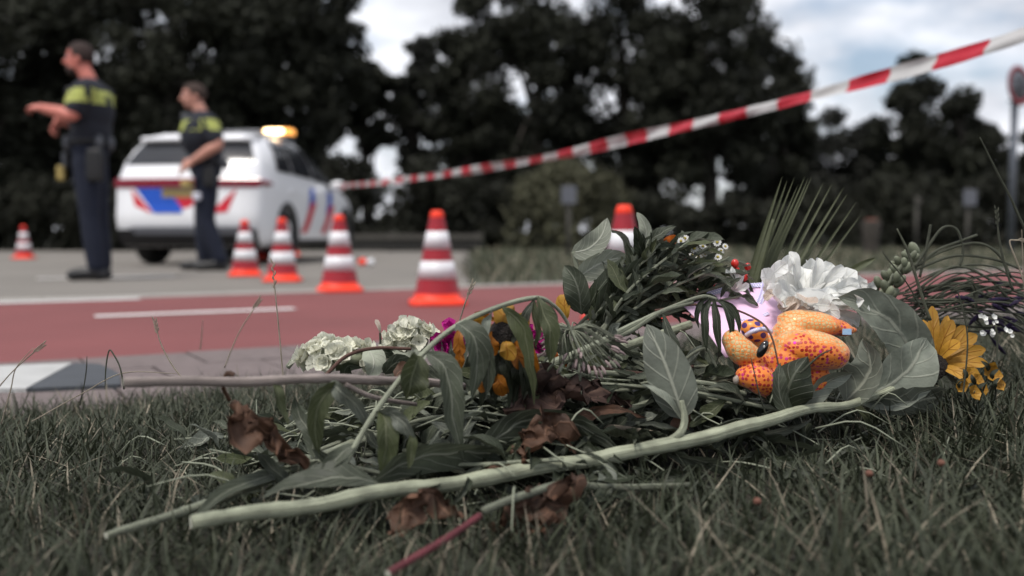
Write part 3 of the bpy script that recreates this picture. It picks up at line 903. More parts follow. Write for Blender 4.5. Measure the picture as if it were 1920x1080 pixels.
def rear_surf(x, z, off_=.0):
    if z <= 1.06: row = ('b', z, float(np.interp(z, [r_[1] for r_ in ROWS[:9]], [r_[2] for r_ in ROWS[:9]])))
    else: row = ('g', min(1, (z - 1.06) / .45), 0)
    y0 = rear_y(z)
    hw, zz = body_pt(row, y0)
    f = .5 + .5 * x / max(hw, .01)
    return (x, y0 - .06 * 4 * f * (1 - f) - off_, zz)
def rear_decal(name, poly, m, off_, n=10, parent=None):
    """poly: four corners (x,z) on the tail, mapped on to its surface"""
    (a, b, c, d) = [np.array(p_, float) for p_ in poly]
    V, F = [], []
    for j in range(n + 1):
        for i in range(n + 1):
            u, v = i / n, j / n
            p_ = (a * (1 - u) + b * u) * (1 - v) + (d * (1 - u) + c * u) * v
            V.append(rear_surf(p_[0], p_[1], off_))
    for j in range(n):
        for i in range(n):
            k = j * (n + 1) + i; F.append((k, k + 1, k + n + 2, k + n + 1))
    return lobj(name, V, F, m, parent or car)
# rear window, lights, bumper, livery, plate
rear_decal('rear_window', [(-.78, 1.135), (.78, 1.135), (.60, 1.415), (-.60, 1.415)], M['car_glass'], .012, 12)
rear_decal('tail_light', [(-.86, .897), (.86, .897), (.86, 1.0), (-.86, 1.0)], M['tail_red'], .012, 14)
for s_ in (-1, 1):   # the light bar wraps round the corners
    mb = MB().tube([(s_ * .845, .05, .955), (s_ * .885, .2, .95), (s_ * .895, .36, .945)], [.035, .035, .012], seg=8)
    lobj('corner_light', mb.V, mb.F, M['tail_red'], car)
rear_decal('bumper_lower', [(-.83, .225), (.83, .225), (.83, .42), (-.83, .42)], M['car_black'], .03, 12)
rear_decal('skid_trim', [(-.60, .36), (.60, .36), (.66, .445), (-.66, .445)], M['car_silver'], .042, 12)
rear_decal('livery_stripe', [(-.61, .69), (-.40, .605), (-.40, .625), (-.66, .885)], M['liv_red'], .006)
rear_decal('livery_stripe', [(-.37, .605), (-.02, .605), (-.08, .893), (-.61, .893)], M['liv_blue'], .006)
rear_decal('livery_stripe', [(-.02, .655), (.05, .665), (.20, .785), (-.13, .785)], M['liv_red'], .008)
rear_decal('livery_stripe', [(.30, .605), (.50, .615), (.60, .885), (.46, .76)], M['liv_red'], .006)
rear_decal('licence_plate', [(-.27, .785), (.12, .785), (.12, .885), (-.27, .885)], M['plate'], .016)
mb = MB().box(-.28, .13, -.082, -.03, .886, .896); lobj('plate_lamp_trim', mb.V, mb.F, M['car_grey'], car, smooth=False)
# roof spoiler
mb = MB()
for sx in np.linspace(-.63, .63, 2): pass
Vs, Fs = [], []
for i in range(13):
    x = -.66 + 1.32 * i / 12
    b_ = .05 * (1 - (x / .66) ** 2)
    Vs += [(x, .30 - b_, 1.44), (x, .26 - b_, 1.465), (x, .30 - b_, 1.50), (x, .62, 1.535 + b_ * .6), (x, .62, 1.45)]
for i in range(12):
    for k in range(5):
        k2 = (k + 1) % 5; Fs.append((i * 5 + k, i * 5 + k2, (i + 1) * 5 + k2, (i + 1) * 5 + k))
Fs += [tuple(range(5))[::-1], tuple(60 + k for k in range(5))]
lobj('roof_spoiler', Vs, Fs, M['car_white'], car)
# side windows
def side_patch(name, y0, y1, g0, g1, m, side, off_=.008, slope0=0., slope1=0., n=10, kind='g'):
    V, F = [], []
    for j in range(n + 1):
        for i in range(n + 1):
            v = j / n
            g = g0 + (g1 - g0) * v
            y = (y0 + slope0 * v) * (1 - i / n) + (y1 + slope1 * v) * i / n
            row = ('g', g, 0) if kind == 'g' else ('b', g, float(np.interp(g, [r_[1] for r_ in ROWS[:9]], [r_[2] for r_ in ROWS[:9]])))
            x, z = body_pt(row, y, off_)
            V.append((side * x, y, z))
    for j in range(n):
        for i in range(n):
            k = j * (n + 1) + i; F.append((k, k + 1, k + n + 2, k + n + 1))
    return lobj(name, V, F, m, car)
for sd in (-1, 1):
    side_patch('side_window', .62, 1.18, .08, .72, M['car_glass'], sd, slope0=.22, slope1=.02)
    side_patch('side_window', 1.23, 2.02, .08, .76, M['car_glass'], sd)
    side_patch('side_window', 2.07, 2.92, .08, .78, M['car_glass'], sd, slope1=-.42)
    side_patch('sill_trim', .75, 3.5, .225, .30, M['car_black'], sd, kind='b')
    for (a0, b0, c0) in ((1.55, .0, 'liv_blue'), (1.75, 0, 'liv_red'), (2.35, 0, 'liv_blue'), (2.6, 0, 'liv_red')):
        if c0 == 'liv_blue': side_patch('livery_stripe', a0 + .12, a0 + .34, .66, 1.0, M[c0], sd, .004, .14, .14, kind='b')
        else: side_patch('livery_stripe', a0 - .35, a0 - .12, .38, .80, M[c0], sd, .005, .40, .40, kind='b')
    # door seam and handle
    for hy in (1.0, 1.95):
        mb = MB().box(sd * .905 - .012, sd * .905 + .012, hy, hy + .17, .875, .905)
        lobj('door_handle', mb.V, mb.F, M['car_white'], car, smooth=False)
    # mirror
    V2, F2 = ellipsoid((sd * 1.0, 2.72, 1.03), (.11, .06, .075)); mi = lobj('wing_mirror', V2, F2, M['car_white'], car)
    mb = MB().tube([(sd * .86, 2.76, 1.0), (sd * .97, 2.74, 1.01)], .025); lobj('mirror_arm', mb.V, mb.F, M['car_black'], mi)
    for wy in (.86, 3.45):
        # wheel arch shadow gap, tyre, rim
        V2, F2 = lathe([(.33, 0), (.415, 0), (.415, .012), (.33, .012), (.33, 0)], 40)
        Ma = Matrix.Translation((sd * .898, wy, .34)) @ Matrix.Rotation(sd * R(90), 4, 'Y')
        lobj('wheel_arch', [tuple(Ma @ Vector(v_)) if (Ma @ Vector(v_)).z > .2 else tuple(Vector(((Ma @ Vector(v_)).x, (Ma @ Vector(v_)).y, .2))) for v_ in V2], F2, M['car_black'], car)
        prof = [(.19, .09), (.235, .115), (.30, .115), (.325, .09), (.335, .05), (.335, -.05), (.325, -.09), (.30, -.115), (.19, -.115), (.19, .09)]
        V2, F2 = lathe(prof, 36)
        Mw = Matrix.Translation((sd * .81, wy, .335)) @ Matrix.Rotation(sd * R(90), 4, 'Y')
        wh = lobj('wheel', xf(V2, Mw), F2, M['tyre'], car)
        V2, F2 = lathe([(0, .06), (.05, .07), (.06, .05), (.19, .09), (.20, .085), (.19, -.1), (0, -.1)], 30); lobj('rim', xf(V2, Mw), F2, M['rim'], wh)
# windscreen
V, F = [], []
for j in range(9):
    y = 2.12 + (3.05 - 2.12) * j / 8
    x, z = body_pt(('g', 1.0, 0), y)
    for i in range(9):
        u = i / 8 * 2 - 1
        V.append((u * (x + .02), y + .012, z + .035 * (1 - u * u) + .012))
for j in range(8):
    for i in range(8):
        k = j * 9 + i; F.append((k, k + 1, k + 10, k + 9))
lobj('windscreen', V, F, M['car_glass'], car)
for sd in (-1, 1):
    mb = MB().tube([(sd * .60, .75, 1.55), (sd * .60, .85, 1.585), (sd * .61, 1.5, 1.605), (sd * .6, 1.95, 1.585), (sd * .59, 2.05, 1.55)], .016)
    lobj('roof_rail', mb.V, mb.F, M['car_grey'], car)
# roof light bar
mb = MB().box(-.28, .66, 1.74, 1.96, 1.625, 1.655); lb = lobj('light_bar', mb.V, mb.F, M['car_black'], car, smooth=False)
for bx_ in (-.2, .5):
    mb = MB().tube([(bx_, 1.85, 1.57), (bx_, 1.85, 1.64)], .03); lobj('bracket', mb.V, mb.F, M['car_black'], lb)
def rbox(x0, x1, y0, y1, z0, z1):
    V2, F2 = ellipsoid(((x0 + x1) / 2, (y0 + y1) / 2, (z0 + z1) / 2), ((x1 - x0) / 2, (y1 - y0) / 2, (z1 - z0) / 2), None, 32, 16)
    c_ = np.array([(x0 + x1) / 2, (y0 + y1) / 2, (z0 + z1) / 2]); h_ = np.array([(x1 - x0) / 2, (y1 - y0) / 2, (z1 - z0) / 2])
    return [tuple(c_ + h_ * np.sign(q_) * np.abs(q_) ** .35) for q_ in [(np.array(v_) - c_) / h_ for v_ in V2]], F2
V2, F2 = rbox(-.28, .265, 1.74, 1.96, 1.657, 1.73); lobj('grey_lens', V2, F2, M['car_grey'], lb)
V2, F2 = rbox(.27, .66, 1.74, 1.96, 1.656, 1.745); lobj('amber_lens', V2, F2, M['amber_glow'], lb)
V2, F2 = rbox(.29, .57, 1.725, 1.92, 1.668, 1.738); lobj('lamp', V2, F2, M['amber_lit'], lb)

# ================================================================== PEOPLE
M['skin'] = simple('skin', (.52, .17, .13), .5, .12, 30)
M['skin2'] = simple('skin_fair', (.50, .24, .18), .5, .12, 30)
M['hair1'] = simple('dark_short_hair', (.03, .016, .013), .8, .3, 80, .6, 200)
M['hair2'] = simple('dark_brown_hair', (.045, .026, .02), .8, .3, 80, .6, 200)
M['navy'] = simple('navy_uniform', (.008, .011, .022), .85, .3, 14, .4, 60)
M['trouser'] = simple('navy_trousers', (.006, .009, .022), .85, .35, 9, .5, 40)
m, t_, b_ = new_mat('dark_shirt_with_yellow_blocks')
co = nd(t_, 'ShaderNodeTexCoord'); sx_ = nd(t_, 'ShaderNodeSeparateXYZ'); t_.links.new(co.outputs['Object'], sx_.inputs[0])
lo = nd(t_, 'ShaderNodeMath', operation='GREATER_THAN'); lo.inputs[1].default_value = 1.375; t_.links.new(sx_.outputs[2], lo.inputs[0])
hi = nd(t_, 'ShaderNodeMath', operation='LESS_THAN'); hi.inputs[1].default_value = 1.485; t_.links.new(sx_.outputs[2], hi.inputs[0])
no_ = nd(t_, 'ShaderNodeTexVoronoi', Scale=11.0); t_.links.new(co.outputs['Object'], no_.inputs['Vector'])
se_ = nd(t_, 'ShaderNodeSeparateColor'); t_.links.new(no_.outputs['Color'], se_.inputs[0])
bl = nd(t_, 'ShaderNodeMath', operation='GREATER_THAN'); bl.inputs[1].default_value = .34; t_.links.new(se_.outputs[0], bl.inputs[0])
m1_ = nd(t_, 'ShaderNodeMath', operation='MULTIPLY'); t_.links.new(lo.outputs[0], m1_.inputs[0]); t_.links.new(hi.outputs[0], m1_.inputs[1])
m2_ = nd(t_, 'ShaderNodeMath', operation='MULTIPLY'); t_.links.new(m1_.outputs[0], m2_.inputs[0]); t_.links.new(bl.outputs[0], m2_.inputs[1])
mx_ = nd(t_, 'ShaderNodeMix', data_type='RGBA'); mx_.inputs[6].default_value = (.007, .009, .017, 1); mx_.inputs[7].default_value = (.36, .39, .10, 1)
t_.links.new(m2_.outputs[0], mx_.inputs[0]); t_.links.new(mx_.outputs[2], b_.inputs['Base Color']); b_.inputs['Roughness'].default_value = .85
M['shirt'] = m
M['boot'] = simple('black_boot', (.010, .010, .011), .45, .3, 30)
M['hivis'] = simple('yellow_hivis', (.40, .42, .08), .6, .2, 30)
M['pouch'] = simple('gold_pouch', (.40, .30, .10), .6, .3, 40)
M['belt'] = simple('black_belt', (.012, .012, .013), .5, .3, 40)
M['badge'] = simple('white_badge', (.62, .62, .70), .4, .1, 30)
M['grey_gear'] = simple('grey_gear', (.07, .075, .085), .5, .3, 40)

def limb(mb, pts, rad, seg=12):
    mb.tube(pts, rad, n=5 * len(pts), seg=seg)
    for p, r in zip((pts[0], pts[-1]), (rad[0], rad[-1])):
        mb.ell(p, (r, r, r), None, 12, 8)
def hand(mb, wrist, d, nrm, curl=.5, scale=1.0):
    """palm, four unequal bent fingers and a thumb; d = direction of the fingers, nrm = back of the hand"""
    d, nrm = nz(d), nz(nrm); sidev = nz(np.cross(d, nrm)); nrm = np.cross(sidev, d)
    Mx = Matrix((tuple(d), tuple(sidev), tuple(nrm))).transposed()
    w_ = np.asarray(wrist)
    mb.ell(w_ + d * .048 * scale, (.055 * scale, .042 * scale, .019 * scale), Mx, 14, 10)
    for k, (ln, off_) in enumerate(((.072, .030), (.082, .010), (.076, -.010), (.060, -.029))):
        b0 = w_ + d * .088 * scale + sidev * off_ * scale
        p1 = b0 + (d * math.cos(curl * .5) - nrm * math.sin(curl * .5)) * ln * .5 * scale
        p2 = p1 + (d * math.cos(curl * 1.6) - nrm * math.sin(curl * 1.6)) * ln * .5 * scale
        mb.tube([b0 - d * .02, b0, p1, p2], [.010, .010, .0092, .0075], n=12, seg=8)
    b0 = w_ + d * .03 * scale + sidev * .036 * scale
    p1 = b0 + (d * .7 + sidev * .7) * .034 * scale
    p2 = p1 + (d * .95 - nrm * .3) * .032 * scale
    mb.tube([b0 - sidev * .02, b0, p1, p2], [.013, .012, .011, .009], n=12, seg=8)
def head_shape(mb, c, face, up=(0, 0, 1), s=1.0):
    """skull, jaw, chin, nose, brow, lips and ears; face = direction of the nose"""
    f = nz(face); u = nz(np.asarray(up) - f * np.dot(up, f)); l = np.cross(u, f)
    Mx = Matrix((tuple(f), tuple(l), tuple(u))).transposed()
    c = np.asarray(c)
    at = lambda a, b, e: c + (f * a + l * b + u * e) * s
    mb.ell(at(-.012, 0, .03), (.100 * s, .077 * s, .098 * s), Mx, 24, 16)
    mb.ell(at(.022, 0, -.045), (.068 * s, .062 * s, .075 * s), Mx, 20, 14)
    mb.ell(at(.062, 0, -.092), (.026 * s, .028 * s, .022 * s), Mx)
    mb.tube([at(.082, 0, .028), at(.098, 0, .0), at(.112, 0, -.022), at(.088, 0, -.032)], [.010, .012, .016, .010], seg=8)
    mb.ell(at(.083, 0, -.060), (.010 * s, .024 * s, .010 * s), Mx)
    mb.ell(at(.072, 0, .040), (.018 * s, .055 * s, .012 * s), Mx)
    for b in (-1, 1):
        mb.ell(at(-.008, b * .078, -.012), (.022 * s, .010 * s, .034 * s), Mx)
        mb.ell(at(.060, b * .036, -.020), (.022, .024, .022), Mx)
    return at, Mx
def extras_head(t, at, Mx, hair, beard=False):
    for b in (-1, 1):
        V_, F_ = ellipsoid(at(.078, b * .032, .012), (.008, .013, .008), Mx, 10, 8); o = obj('eye', V_, F_, M['badge'], t)
        V_, F_ = ellipsoid(at(.083, b * .032, .012), (.004, .006, .006), Mx, 8, 6); obj('pupil', V_, F_, M['black'], o)
    # hair cap: upper and rear shell of the skull
    V_, F_ = ellipsoid((0, 0, 0), (1, 1, 1), None, 28, 20)
    V3 = []; 
    for v in V_:
        r_ = np.array([.108, .085, .107]) * v
        V3.append(r_)
    keepf = [f_ for f_ in F_ if np.mean([V3[i][2] for i in f_]) > (.045 if np.mean([V3[i][0] for i in f_]) > .055 else (-.01 if np.mean([V3[i][0] for i in f_]) > 0 else -.06))]
    V3 = [at(-.012 + v[0], v[1], .03 + v[2] + .004 * mnoise.noise(Vector(v) * 60)) for v in V3]
    obj('hair', V3, keepf, M[hair], t)
    if beard:
        V_, F_ = ellipsoid(at(.045, 0, -.088), (.055, .056, .040), Mx, 18, 12); obj('beard', V_, F_, M[hair], t)

def officer(name, px, py, label, skin, hair, J, face, beard):
    b = G(px, py)
    t = thing('person', b, label, 'person')
    W_ = lambda p: np.asarray(p, float) + b
    # body: head, neck, arms and hands as one continuous surface
    mb = MB()
    at, Mx = head_shape(mb, W_(J['head']), face, (0, 0, 1))
    limb(mb, [W_(J['neck']) - [0, 0, .10], W_(J['neck']), W_(J['head']) + [.015, 0, -.05]], [.072, .062, .058])
    for s_ in ('n', 'f'):
        sh, el, wr = [W_(J[k + s_]) for k in ('sh', 'el', 'wr')]
        limb(mb, [sh, sh * .5 + el * .5, el, el * .6 + wr * .4, wr], [.064, .060, .050, .050, .034])
        hand(mb, wr, J['hd' + s_], J['hn' + s_], J.get('curl', .6))
        limb(mb, [sh, W_(J['neck']) - [0, 0, .12]], [.05, .06])
    body_ = fuse('body', mb, M[skin], .008, 3, t)
    # short-sleeved dark shirt with vest
    mb = MB()
    hip, che, nk = W_(J['hip']), W_(J['chest']), W_(J['neck'])
    f3 = nz([face[0], face[1], 0]); Mt = Matrix((tuple(f3), tuple(np.cross([0, 0, 1], f3)), (0, 0, 1))).transposed()
    mb.ell(che + f3 * .03 + [0, 0, .02], (.185, .215, .25), Mt, 22, 16)
    mb.ell(che * .5 + hip * .5, (.150, .195, .24), Mt, 22, 16)
    mb.ell(hip + [0, 0, .06], (.148, .19, .15), Mt, 22, 16)
    mb.ell(nk - [0, 0, .06], (.085, .10, .085), Mt)
    for s_ in ('n', 'f'):
        sh, el = W_(J['sh' + s_]), W_(J['el' + s_])
        limb(mb, [nk - [0, 0, .10], sh * .75 + nk * .25 - [0, 0, .02], sh], [.085, .085, .085])
        limb(mb, [sh, sh * .45 + el * .55, sh * .25 + el * .75], [.088, .078, .073])
    fuse('shirt', mb, M['shirt'], .014, 4, t)
    # belt with gear
    V_, F_ = ellipsoid(hip + [0, 0, .03], (.160, .202, .05), Mt, 26, 8); be = obj('belt', V_, F_, M['belt'], t)
    for an in (-1.3, -.6, .5, 2.3, 3.0):
        p = Mt @ Vector((.165 * math.cos(an), .205 * math.sin(an), .02))
        V_, F_ = ellipsoid(hip + np.array(p), (.035, .035, .06), Mt, 10, 8); obj('belt_pouch', V_, F_, M['grey_gear'], be)
    # trousers
    mb = MB()
    mb.ell(hip - [0, 0, .04], (.142, .18, .13), Mt, 20, 14)
    for s_ in ('n', 'f'):
        hj, kn, an = W_(J['hj' + s_]), W_(J['kn' + s_]), W_(J['an' + s_])
        limb(mb, [hj, hj * .5 + kn * .5, kn, kn * .5 + an * .5, an + [0, 0, .02]], [.108, .098, .078, .078, .070], 14)
    fuse('trousers', mb, M['trouser'], .014, 4, t)
    for s_ in ('n', 'f'):
        an = W_(J['an' + s_]); td = nz(J['toe' + s_])
        mb = MB()
        limb(mb, [an + [0, 0, .08], an + [0, 0, -.03]], [.058, .055])
        mb.ell([an[0] - td[0] * .02, an[1] - td[1] * .02, .045], (.06, .05, .045), None)
        mb.tube([np.array([an[0], an[1], .055]) - td * .03, np.array([an[0], an[1], .055]) + td * .10, np.array([an[0], an[1], .042]) + td * .19, np.array([an[0], an[1], .035]) + td * .225], [.052, .052, .044, .02], seg=12)
        mb.box(an[0] - .04, an[0] + .04, an[1] - .04, an[1] + .04, .005, .04)
        o = fuse('boot', mb, M['boot'], .011, 3, t)
        o.data.transform(Matrix.Identity(4))
        zmin = min(v.co.z for v in o.data.vertices)
        for v in o.data.vertices: v.co.z -= zmin
    extras_head(t, at, Mx, hair, beard)
    for nm, mm, p, r_ in J['gear']:
        V_, F_ = rbox(*[q_ for a_, h_ in zip(W_(p), r_) for q_ in (a_ - h_, a_ + h_)]); obj(nm, V_, F_, M[mm], t)
    return t

J1 = dict(head=(-.085, 0, 1.745), neck=(-.015, 0, 1.585), chest=(.02, 0, 1.33), hip=(-.015, 0, 1.06),
          shn=(.045, -.20, 1.475), eln=(-.035, -.27, 1.275), wrn=(-.285, -.22, 1.335), shf=(.02, .20, 1.475), elf=(-.08, .22, 1.23), wrf=(-.27, .02, 1.27),
          hdn=(-1, .1, 0.12), hnn=(0, -.5, 1), hdf=(-.45, -.1, -.8), hnf=(-1, 0, .3), curl=1.3,
          hjn=(-.01, -.09, .93), knn=(.015, -.10, .50), ann=(.055, -.10, .10), hjf=(-.02, .09, .93), knf=(.0, .10, .50), anf=(.02, .11, .10),
          toen=(-1, -.12, 0), toef=(-1, .1, 0),
          gear=[('radio_pouch', 'pouch', (-.235, -.03, .85), (.030, .03, .06)), ('hanging_strap', 'grey_gear', (-.205, -.03, .95), (.02, .02, .06)), ('badge', 'badge', (-.145, -.06, 1.11), (.022, .02, .022)), ('shoulder_radio', 'black', (-.12, -.1, 1.46), (.03, .03, .05)), ('holster', 'black', (.10, -.19, .90), (.06, .04, .13))])
officer('officer', 178, 525, 'person in dark uniform at the left with both forearms raised forward', 'skin', 'hair1', J1, (-1, -.12, -.02), True)
J2 = dict(head=(-.065, 0, 1.735), neck=(-.005, 0, 1.575), chest=(.03, 0, 1.33), hip=(.035, 0, 1.05),
          shn=(.105, -.17, 1.465), eln=(.205, -.22, 1.24), wrn=(.0, -.25, 1.08), shf=(-.06, .19, 1.465), elf=(-.07, .27, 1.2), wrf=(-.14, .10, 1.06),
          hdn=(-.8, -.05, -.6), hnn=(-.4, -.8, .3), hdf=(-.6, -.4, -.4), hnf=(-.8, 0, .5), curl=.9,
          hjn=(.06, -.08, .92), knn=(.06, -.10, .50), ann=(.175, -.10, .10), hjf=(.02, .09, .92), knf=(-.03, .1, .50), anf=(-.015, .10, .10),
          toen=(-1, -.25, 0), toef=(-1, -.1, 0),
          gear=[('radio_pouch', 'pouch', (-.085, -.16, .86), (.05, .03, .035)), ('white_tag', 'badge', (.01, -.20, .735), (.035, .02, .038)), ('shoulder_radio', 'grey_gear', (-.12, -.05, 1.52), (.035, .03, .045)), ('holster', 'black', (.12, -.20, .93), (.05, .03, .10))])
o2 = officer('officer', 382, 507, 'person in dark uniform before the car with hands at the belt', 'skin2', 'hair2', J2, (-1, -.45, -.12), False)
o2.scale = (1.13, 1.1, 1.0)

# ================================================================== FLOWERS IN THE FOREGROUND
def prof(v, kind):
    if kind == 'ovate': w_ = (v ** .55) * ((1 - v) ** .8)
    elif kind == 'lance': w_ = (v ** .8) * ((1 - v) ** .9)
    elif kind == 'strap': w_ = (v ** .35) * ((1 - v) ** .3)
    elif kind == 'petal': w_ = (v ** .75) * ((1 - v) ** .38)
    elif kind == 'blade': w_ = np.minimum(1, v * 8) * (1 - v) ** .7
    else: w_ = np.sin(np.pi * v)
    return w_ / np.max(w_)

def leaf_grid(c, wmax, lat, nrm, kind='ovate', fold=.3, wave=.12, m=6, crumple=0., seed=0, curl=0.):
    """leaf blade along the centre line c (n,3); lat / nrm = across and out directions (n,3)"""
    n = len(c)
    v = np.linspace(0, 1, n)
    w_ = prof(np.clip(v, .002, .999), kind) * wmax * .5
    V, uv = [], []
    r_ = random.Random(seed); ph = [r_.uniform(0, 6.28) for _ in range(4)]; fq = r_.uniform(7, 13)
    for i in range(n):
        for j in range(m + 1):
            u = j / m * 2 - 1
            au = abs(u)
            up = fold * au * w_[i] - curl * au * au * w_[i]
            up += wave * wmax * au ** 1.5 * math.sin(fq * v[i] + ph[0 if u < 0 else 1])
            p = c[i] + lat[i] * (u * w_[i] * (1 - .12 * fold)) + nrm[i] * up
            if crumple:
                q = Vector(p * (38 if crumple < .011 else 62)) + Vector((seed * 3.1, 0, 0))
                p = p + np.array(mnoise.noise_vector(q)) * crumple + np.array(mnoise.noise_vector(q * 2.7)) * crumple * .45
            V.append(p); uv.append((j / m, v[i]))
    F = []
    for i in range(n - 1):
        for j in range(m):
            k = i * (m + 1) + j; F.append((k, k + 1, k + m + 2, k + m + 1))
    return V, F, uv

LS = [0]
def leaf(parent, px, wpx, m='leaf', tw=0, kind='ovate', fold=.3, wave=.10, crumple=0., n=14, name='leaf', curl=0., mm=6, label=None):
    """leaf along photograph points px = [(x,y,depth)...], wpx wide; tw turns the blade about its midrib (0 = faces the camera)"""
    LS[0] += 1
    c = spline([P(*p) for p in px], n)
    dm_ = np.mean([p[2] for p in px])
    T = np.gradient(c, axis=0); T /= np.linalg.norm(T, axis=1)[:, None]
    lat, nr_ = [], []
    for i in range(n):
        view = nz(CAM - c[i])
        l0 = nz(np.cross(T[i], view)); n0 = np.cross(l0, T[i])
        a = R(tw)
        lat.append(l0 * math.cos(a) + n0 * math.sin(a)); nr_.append(n0 * math.cos(a) - l0 * math.sin(a))
    V, F, uv = leaf_grid(c, wpx * dm_ / F_PX, lat, nr_, kind, fold, wave, mm, crumple, LS[0], curl)
    o = obj(name, V, F, M[m], parent, uv)
    if label: o['label'] = label
    return o

def stem(parent, px, rpx, m='stem', name='stem', seg=9, n=None, nodes=0., cut=False):
    pts = [P(*p) for p in px]
    rad = [ (r_ if np.ndim(rpx) else rpx) * p[2] / F_PX for r_, p in zip(np.atleast_1d(rpx) if np.ndim(rpx) else [rpx] * len(px), px)]
    n = n or max(10, 7 * len(px))
    V, F, uv = tube(pts, rad, n, seg)
    V = np.array(V)
    # slight irregularity of a grown stem
    cen = spline(pts, n)
    for i in range(n):
        bend = np.array(mnoise.noise_vector(Vector(cen[i] * 11))) * np.mean(rad) * .9
        sw = 1 + nodes * max(0, math.sin(i * .9)) ** 8 + .10 * mnoise.noise(Vector(cen[i] * 60))
        for k in range(seg):
            q = i * seg + k; V[q] = cen[i] + (V[q] - cen[i]) * sw + bend
    o = obj(name, V, F, M[m], parent, uv)
    if cut:
        a, b = cen[0], cen[1]; dv = nz(a - b)
        u_ = nz(np.cross(dv, [0, 0, 1])); v_ = np.cross(dv, u_)
        e = cen[0] + np.array(mnoise.noise_vector(Vector(cen[0] * 11))) * np.mean(rad) * .9 + dv * .0012
        W2 = [e + (u_ * math.cos(t_) + v_ * math.sin(t_)) * rad[0] * .9 for t_ in np.linspace(0, 2 * math.pi, 12, endpoint=False)]
        obj('cut_end', W2, [tuple(range(12))], M['cut'], o)
    return o

def px_thing(name, x, y, d, label, cat, group=None):
    return thing(name, P(x, y, d), label, cat, group)

# ---- A: long sunflower in front
sf = px_thing('sunflower', 360, 978, .97, 'sunflower with long thick pale stem crossing the front of the heap, yellow head at right', 'flower')
stem(sf, [(358, 979, .97), (560, 951, 1.02), (760, 919, 1.08), (960, 886, 1.15), (1150, 853, 1.19), (1300, 826, 1.225), (1420, 795, 1.265), (1520, 768, 1.31), (1620, 748, 1.37), (1700, 720, 1.43), (1742, 690, 1.455)],
     [14, 15, 14.5, 15, 13.5, 13.5, 12, 10, 7, 6, 6], 'stem_pale', seg=16, n=110, nodes=.16, cut=True)
leaf(sf, [(1712, 712, 1.44), (1704, 655, 1.44), (1672, 606, 1.43), (1616, 570, 1.42), (1574, 557, 1.41)], 92, 'leaf_pale', tw=-16, fold=.45, wave=.06, n=22, crumple=.003, mm=10)
leaf(sf, [(1612, 752, 1.40), (1680, 715, 1.405), (1718, 675, 1.41), (1738, 632, 1.42)], 104, 'leaf_pale', tw=-14, fold=.35, wave=.04, n=22, crumple=.003, mm=10)
leaf(sf, [(1585, 752, 1.385), (1620, 720, 1.375), (1632, 680, 1.37), (1618, 636, 1.375)], 88, 'leaf_pale', tw=25, fold=.6, wave=.05, n=18, crumple=.003, mm=8)
leaf(sf, [(1628, 748, 1.395), (1690, 752, 1.39), (1745, 745, 1.40), (1770, 740, 1.41)], 62, 'leaf_pale', tw=-40, fold=.2, wave=.1, crumple=.007)
leaf(sf, [(1488, 775, 1.355), (1525, 735, 1.35), (1560, 710, 1.35), (1600, 700, 1.36)], 46, 'leaf_pale', tw=-35, fold=.5, wave=.1, crumple=.003)
leaf(sf, [(1478, 782, 1.31), (1474, 745, 1.30), (1488, 705, 1.295), (1515, 668, 1.30)], 84, 'leaf_dark', tw=12, fold=-.5, wave=.06)
leaf(sf, [(1482, 784, 1.30), (1464, 748, 1.288), (1460, 712, 1.286), (1464, 680, 1.292)], 34, 'leaf', tw=-25, fold=.2)
leaf(sf, [(1400, 805, 1.315), (1440, 812, 1.31), (1490, 800, 1.32), (1520, 785, 1.33)], 34, 'leaf_pale', tw=-60, fold=.4, wave=.1)
# the upright leaf in the middle with its petiole
stem(sf, [(1225, 842, 1.21), (1268, 818, 1.215), (1283, 790, 1.225), (1279, 752, 1.235)], [8, 8, 7, 5], 'stem_pale', 'petiole')
leaf(sf, [(1281, 785, 1.238), (1264, 730, 1.24), (1240, 665, 1.25), (1212, 608, 1.27)], 90, 'leaf_pale', tw=8, fold=.22, wave=.05, n=20, curl=.25, mm=8)
leaf(sf, [(1282, 790, 1.24), (1255, 758, 1.235), (1230, 735, 1.24), (1203, 722, 1.25)], 22, 'leaf_pale', tw=-50, fold=.6, kind='lance')
# drooping leaves along the stem
leaf(sf, [(905, 850, 1.175), (950, 806, 1.19), (1015, 784, 1.21), (1090, 800, 1.215), (1165, 848, 1.21)], 72, 'leaf', tw=-38, fold=.25, wave=.10, n=20, crumple=.004)
leaf(sf, [(700, 905, 1.09), (770, 862, 1.12), (850, 848, 1.15), (930, 850, 1.18), (985, 868, 1.19)], 70, 'leaf', tw=-45, fold=.3, wave=.08, n=20, crumple=.003)
leaf(sf, [(720, 912, 1.075), (640, 895, 1.07), (560, 905, 1.06), (490, 935, 1.03)], 60, 'leaf', tw=-50, fold=.25, wave=.12, n=16, crumple=.004)
leaf(sf, [(1110, 870, 1.19), (1135, 890, 1.17), (1130, 915, 1.15), (1100, 940, 1.12)], 44, 'leaf_pale', tw=20, fold=.3)
leaf(sf, [(1250, 850, 1.22), (1330, 868, 1.2), (1380, 885, 1.18), (1420, 905, 1.16)], 40, 'leaf', tw=-50, fold=.3)
